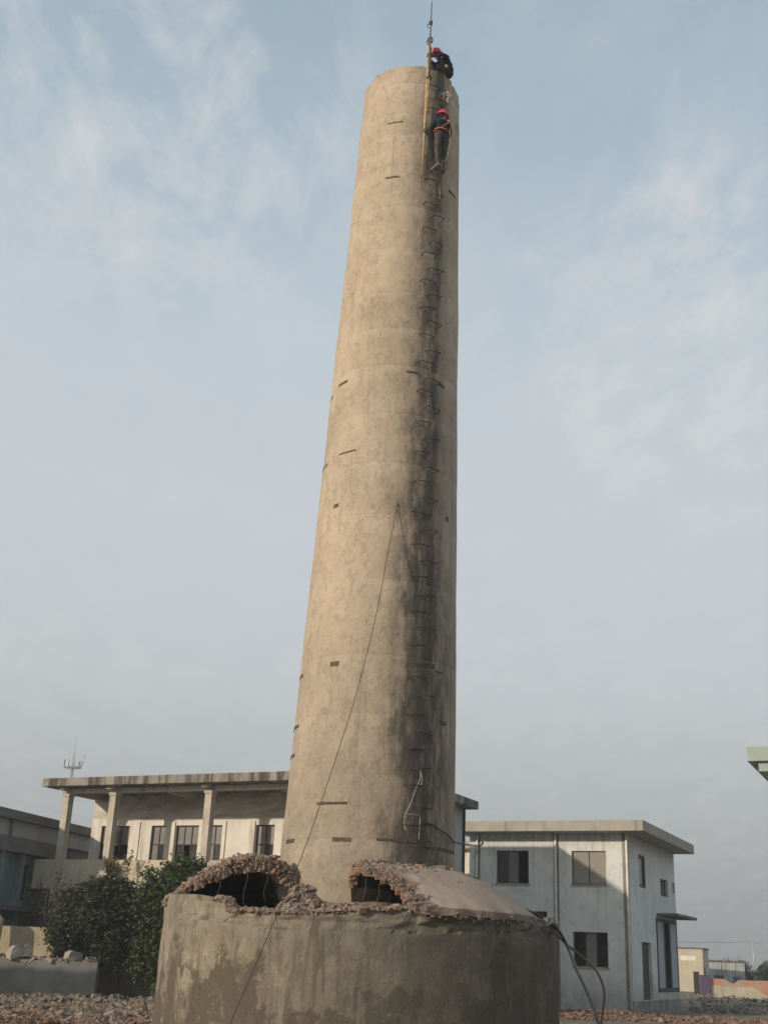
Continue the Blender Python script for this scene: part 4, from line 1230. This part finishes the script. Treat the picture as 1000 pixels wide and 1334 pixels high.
tube(bm, [(.205 * cos(t), -.01 + .155 * sin(t), 1.03 + .01 * sin(2 * t)) for t in [i * pi / 12 for i in range(25)]], .016, 6)
tube(bm, spline([(-.12, -.145, 1.05), (.02, -.165, 1.2), (.12, -.13, 1.36), (.13, .0, 1.44), (.12, .12, 1.30)], 4), .012, 6)
tube(bm, spline([(.12, -.145, 1.05), (.16, -.15, 1.2), (.15, -.12, 1.36)], 4), .012, 6)
obj('harness', bm, M['orange_strap'], P1)
obj('lanyard', T(spline([(.10, -.175, 1.03), (.12, -.20, .75), (.08, -.19, .42), (.06, -.15, .2), (-.03, -.10, .12)], 5), .006, 5), M['rope'], P1)
for x, z in ((-.117, .008), (.105, .018)):
    obj('shoe_sole', B(x - .048, x + .048, -.115, .185, z - .012, z + .014, bev=.008), M['sole'], P1)
# crouching worker on the rim, reaching for the pole
PH2 = 38.0
zr = rim_top(R(PH2))
fp2 = con(PH2, zr, -.06) + Vector((0, 24, 0)); fp2.z = zr - .015
look2 = Matrix.Rotation(R(8), 3, 'Z') @ Matrix.Rotation(R(-24), 3, 'X')
hd2 = (-.02, .19, .535)
bn = [((-.08, -.17, .13), (.08, -.17, .13), .13, .13, 1), ((-.08, -.16, .23), (.08, -.16, .23), .14, .14, 0), ((-.09, -.11, .33), (.09, -.11, .33), .14, .14, 0),
      ((-.11, -.03, .40), (.11, -.03, .40), .13, .13, 0), ((-.13, .02, .44), (.13, .02, .44), .09, .09, 0), ((0, .07, .45), (-.01, .14, .50), .07, .06, 0),
      ((-.10, -.13, .14), (-.16, .22, .27), .105, .073, 1), ((-.16, .22, .27), (-.14, .12, .04), .070, .052, 1),
      ((.10, -.13, .14), (.16, .20, .25), .105, .073, 1), ((.16, .20, .25), (.14, .08, .04), .070, .052, 1),
      ((-.14, .05, .045), (-.15, .22, .04), .046, .040, 3), ((.14, .02, .045), (.15, .19, .04), .046, .040, 3),
      ((-.21, .03, .44), (-.27, .22, .36), .070, .053, 0), ((-.27, .22, .36), (-.15, .40, .30), .051, .040, 0),
      ((.21, .03, .44), (.20, .28, .48), .070, .053, 0), ((.20, .28, .48), (-.01, .42, .53), .051, .040, 0)]
bn += head_bones(hd2, look2) + hand_bones((-.15, .40, .30), (.4, .9, .1), (0, 0, 1), curl=1.1, side=-1) + hand_bones((-.01, .42, .53), (-.7, .6, .2), (0, 0, 1), curl=1.1)
P2 = person('person', 'worker in dark navy clothes and red helmet crouching on the chimney rim beside the pole', fp2, R(130), bn, ['navy', 'trouser2', 'skin', 'shoe', 'hair'], hd2, look2)
obj('tool_pouch', B(-.25, -.17, .0, .09, .10, .18, bev=.02), M['sole'], P2)

# ------------------------------------------------------------------ pole, bundle, ropes and hoses
LP = thing('lifting_pole', 'two long bamboo poles lashed upright against the chimney rim', 'pole', (.57, 22.70, 19.1))
O_ = Vector((.57, 22.70, 19.1))
g = lambda p: Vector(p) - O_
obj('bamboo', T([g((.555, 22.70, 19.1)), g((.585, 22.69, 20.95)), g((.622, 22.71, 23.25))], [.022, .034, .040], 8), M['bamboo'], LP)
obj('bamboo', T([g((.625, 22.665, 21.0)), g((.66, 22.66, 22.6)), g((.628, 22.66, 23.3))], [.020, .025, .020], 8), M['bamboo'], LP)
obj('top_pole', T([g((.640, 22.64, 22.1)), g((.635, 22.63, 23.2)), g((.648, 22.62, 24.42))], [.024, .022, .014], 7), M['darkpole'], LP)
for z, r_ in ((22.0, .06), (22.7, .062), (23.2, .065), (23.72, .042), (20.4, .055)):
    bm = bmesh.new()
    cxp = .63 + (.006 if z < 23 else .008)
    tube(bm, [g((cxp - (.03 if z < 21 else 0) + r_ * cos(i * .9), 22.68 - (.03 if z > 23.3 else 0) + r_ * sin(i * .9), z + i * .006)) for i in range(15)], .014, 5)
    if z > 23: tube(bm, spline([g((cxp - .05, 22.66, z)), g((cxp - .09, 22.64, z - .05)), g((cxp - .05, 22.62, z - .16))], 3), .011, 4)
    obj('lashing', bm, M['darkpole'], LP)
RBN = thing('rope_bundle', 'pale bundle of tangled rope hanging below the chimney rim on its right side', 'rope', con(38, 21.75, .08) + Vector((0, 24, 0)))
b0 = con(38, 21.75, .08)
top_ = con(38, 22.55, .03) - b0
obj('rope', T([con(38, 22.48, -.10) - b0, top_, Vector((0, 0, .1))], .014, 5), M['rope'], RBN)
bm = bmesh.new(); rng = random.Random(2)
for k in range(16):
    a = rng.uniform(0, 6.3); r_ = rng.uniform(.08, .2)
    tube(bm, spline([(0, 0, .1), (r_ * cos(a) * .7, -.03 - .05 * rng.random(), rng.uniform(-.05, .1)), (r_ * cos(a), -.05 * rng.random(), rng.uniform(-.22, .05)), (r_ * .4 * cos(a), 0, rng.uniform(-.32, -.1))], 4), .014, 4)
obj('coil', bm, M['rope'], RBN)
o_ = obj('dangling_cord', T(spline([con(34.5, 18.95, .06), con(35, 18.85, .05), con(34.2, 18.75, .09), con(35, 18.62, .05)], 5), .011, 5), M['rope'])
o_.location = (0, 24, 0); tag(o_, 'short pale cord dangling just under the standing climber', 'rope')
CABLE = [(0.19, 22.3, 9.996), (0.114, 22.16, 9.442), (-0.063, 21.7, 8.007), (-0.349, 20.9, 6.304), (-0.707, 19.6, 4.576), (-0.987, 18.0, 3.198), (-1.233, 16.2, 2.115), (-1.393, 13.4, 1.053), (-1.46, 12.2, .58), (-1.5, 11.2, -.05)]
o_ = obj('guy_cable', T(spline([con(7.5, 10.66, .0) + Vector((0, 24, 0)), *CABLE], 8), .0065, 6), M['cable'])
tag(o_, 'long black cable running from mid-chimney down over the tank to the ground', 'cable')
bm = bmesh.new()
tube(bm, spline([con(31.6, 5.16, .06), con(30.5, 5.0, .12), con(27, 4.72, .10), con(24, 4.45, .10), con(21.8, 4.30, .08), con(21.2, 4.12, .08), con(22.4, 4.0, .08), con(22.8, 4.15, .07), con(22.0, 4.34, .06)], 5), .010, 5)
tube(bm, spline([con(31.6, 5.16, .06), con(32.3, 5.0, .1), con(31.6, 4.84, .08)], 4), .009, 5)
tube(bm, spline([con(22, 4.32, .07), con(26, 4.30, .12), con(31.2, 4.30, .10), con(31.4, 4.2, .10), con(31, 3.86, .10)], 4), .008, 5)
o_ = obj('white_rope', bm, M['rope']); o_.location = (0, 24, 0); tag(o_, 'frayed pale rope knotted around the lowest step irons', 'rope')
o_ = obj('service_wire', T(spline([con(36, 4.17, .0) + Vector((0, 24, 0)), con(42, 4.16, .07) + Vector((0, 24, 0)), con(58, 4.03, .06) + Vector((0, 24, 0)), con(75, 3.94, .05) + Vector((0, 24, 0)), (2.5, 27, 4.2), (3.4, 36, 5.1), (4.75, 54.3, 6.1)], 8), .016, 5), M['cable'])
tag(o_, 'thin black wire strung from the chimney foot to the two-storey building', 'wire')
o_ = obj('black_hose', T(spline([(2.95, 22.6, 2.70), (3.25, 22.45, 2.56), (3.50, 22.3, 2.36), (3.62, 22.0, 2.08), (3.52, 20.6, 1.75), (3.35, 18.2, 1.25), (3.2, 16.2, .62), (3.1, 14.5, -.03), (3.0, 13.5, -.03)], 8), .028, 8), M['cable'])
tag(o_, 'thick black hose draped over the tank rim down to the ground', 'hose')
o_ = obj('brown_hose', T(spline([(3.1, 22.75, 2.63), (3.42, 22.7, 2.40), (3.74, 22.9, 2.14), (4.02, 23, 1.95), (4.32, 23, 1.68), (4.45, 23, 1.35), (4.42, 23, 1.02), (4.33, 23, .5), (4.2, 23, .0)], 8), .022, 7), M['brownhose'])
tag(o_, 'thin brown hose arching from the tank rim to the ground', 'hose')
for i, (d, z) in enumerate([(63, 2.50), (66, 2.43), (70, 2.46)]):
    p = Vector((TX + (TR + .02) * sin(R(d)), TY - (TR + .02) * cos(R(d)), z))
    chunk(p, .12 - .02 * i, M['lowwall'], ['dark lump of broken concrete', 'small dark splinter of concrete', 'tiny dark concrete shard'][i] + ' on the tank rim by the black hose', seed=40 + i)

# ------------------------------------------------------------------ smoggy air
bm = B(-600, 600, -80, 900, -1.2, 29.5)
hz = obj('haze', bm, [])
hm = bpy.data.materials.new('smog'); hm.use_nodes = True
hn, hl = hm.node_tree.nodes, hm.node_tree.links
hn.remove(hn['Principled BSDF'])
pv = hn.new('ShaderNodeVolumePrincipled')
pv.inputs['Color'].default_value = (.86, .88, .90, 1)
pv.inputs['Density'].default_value = .0011
pv.inputs['Anisotropy'].default_value = .2
hl.new(pv.outputs[0], hn['Material Output'].inputs['Volume'])
hz.data.materials.clear(); hz.data.materials.append(hm)
tag(hz, kind='stuff')
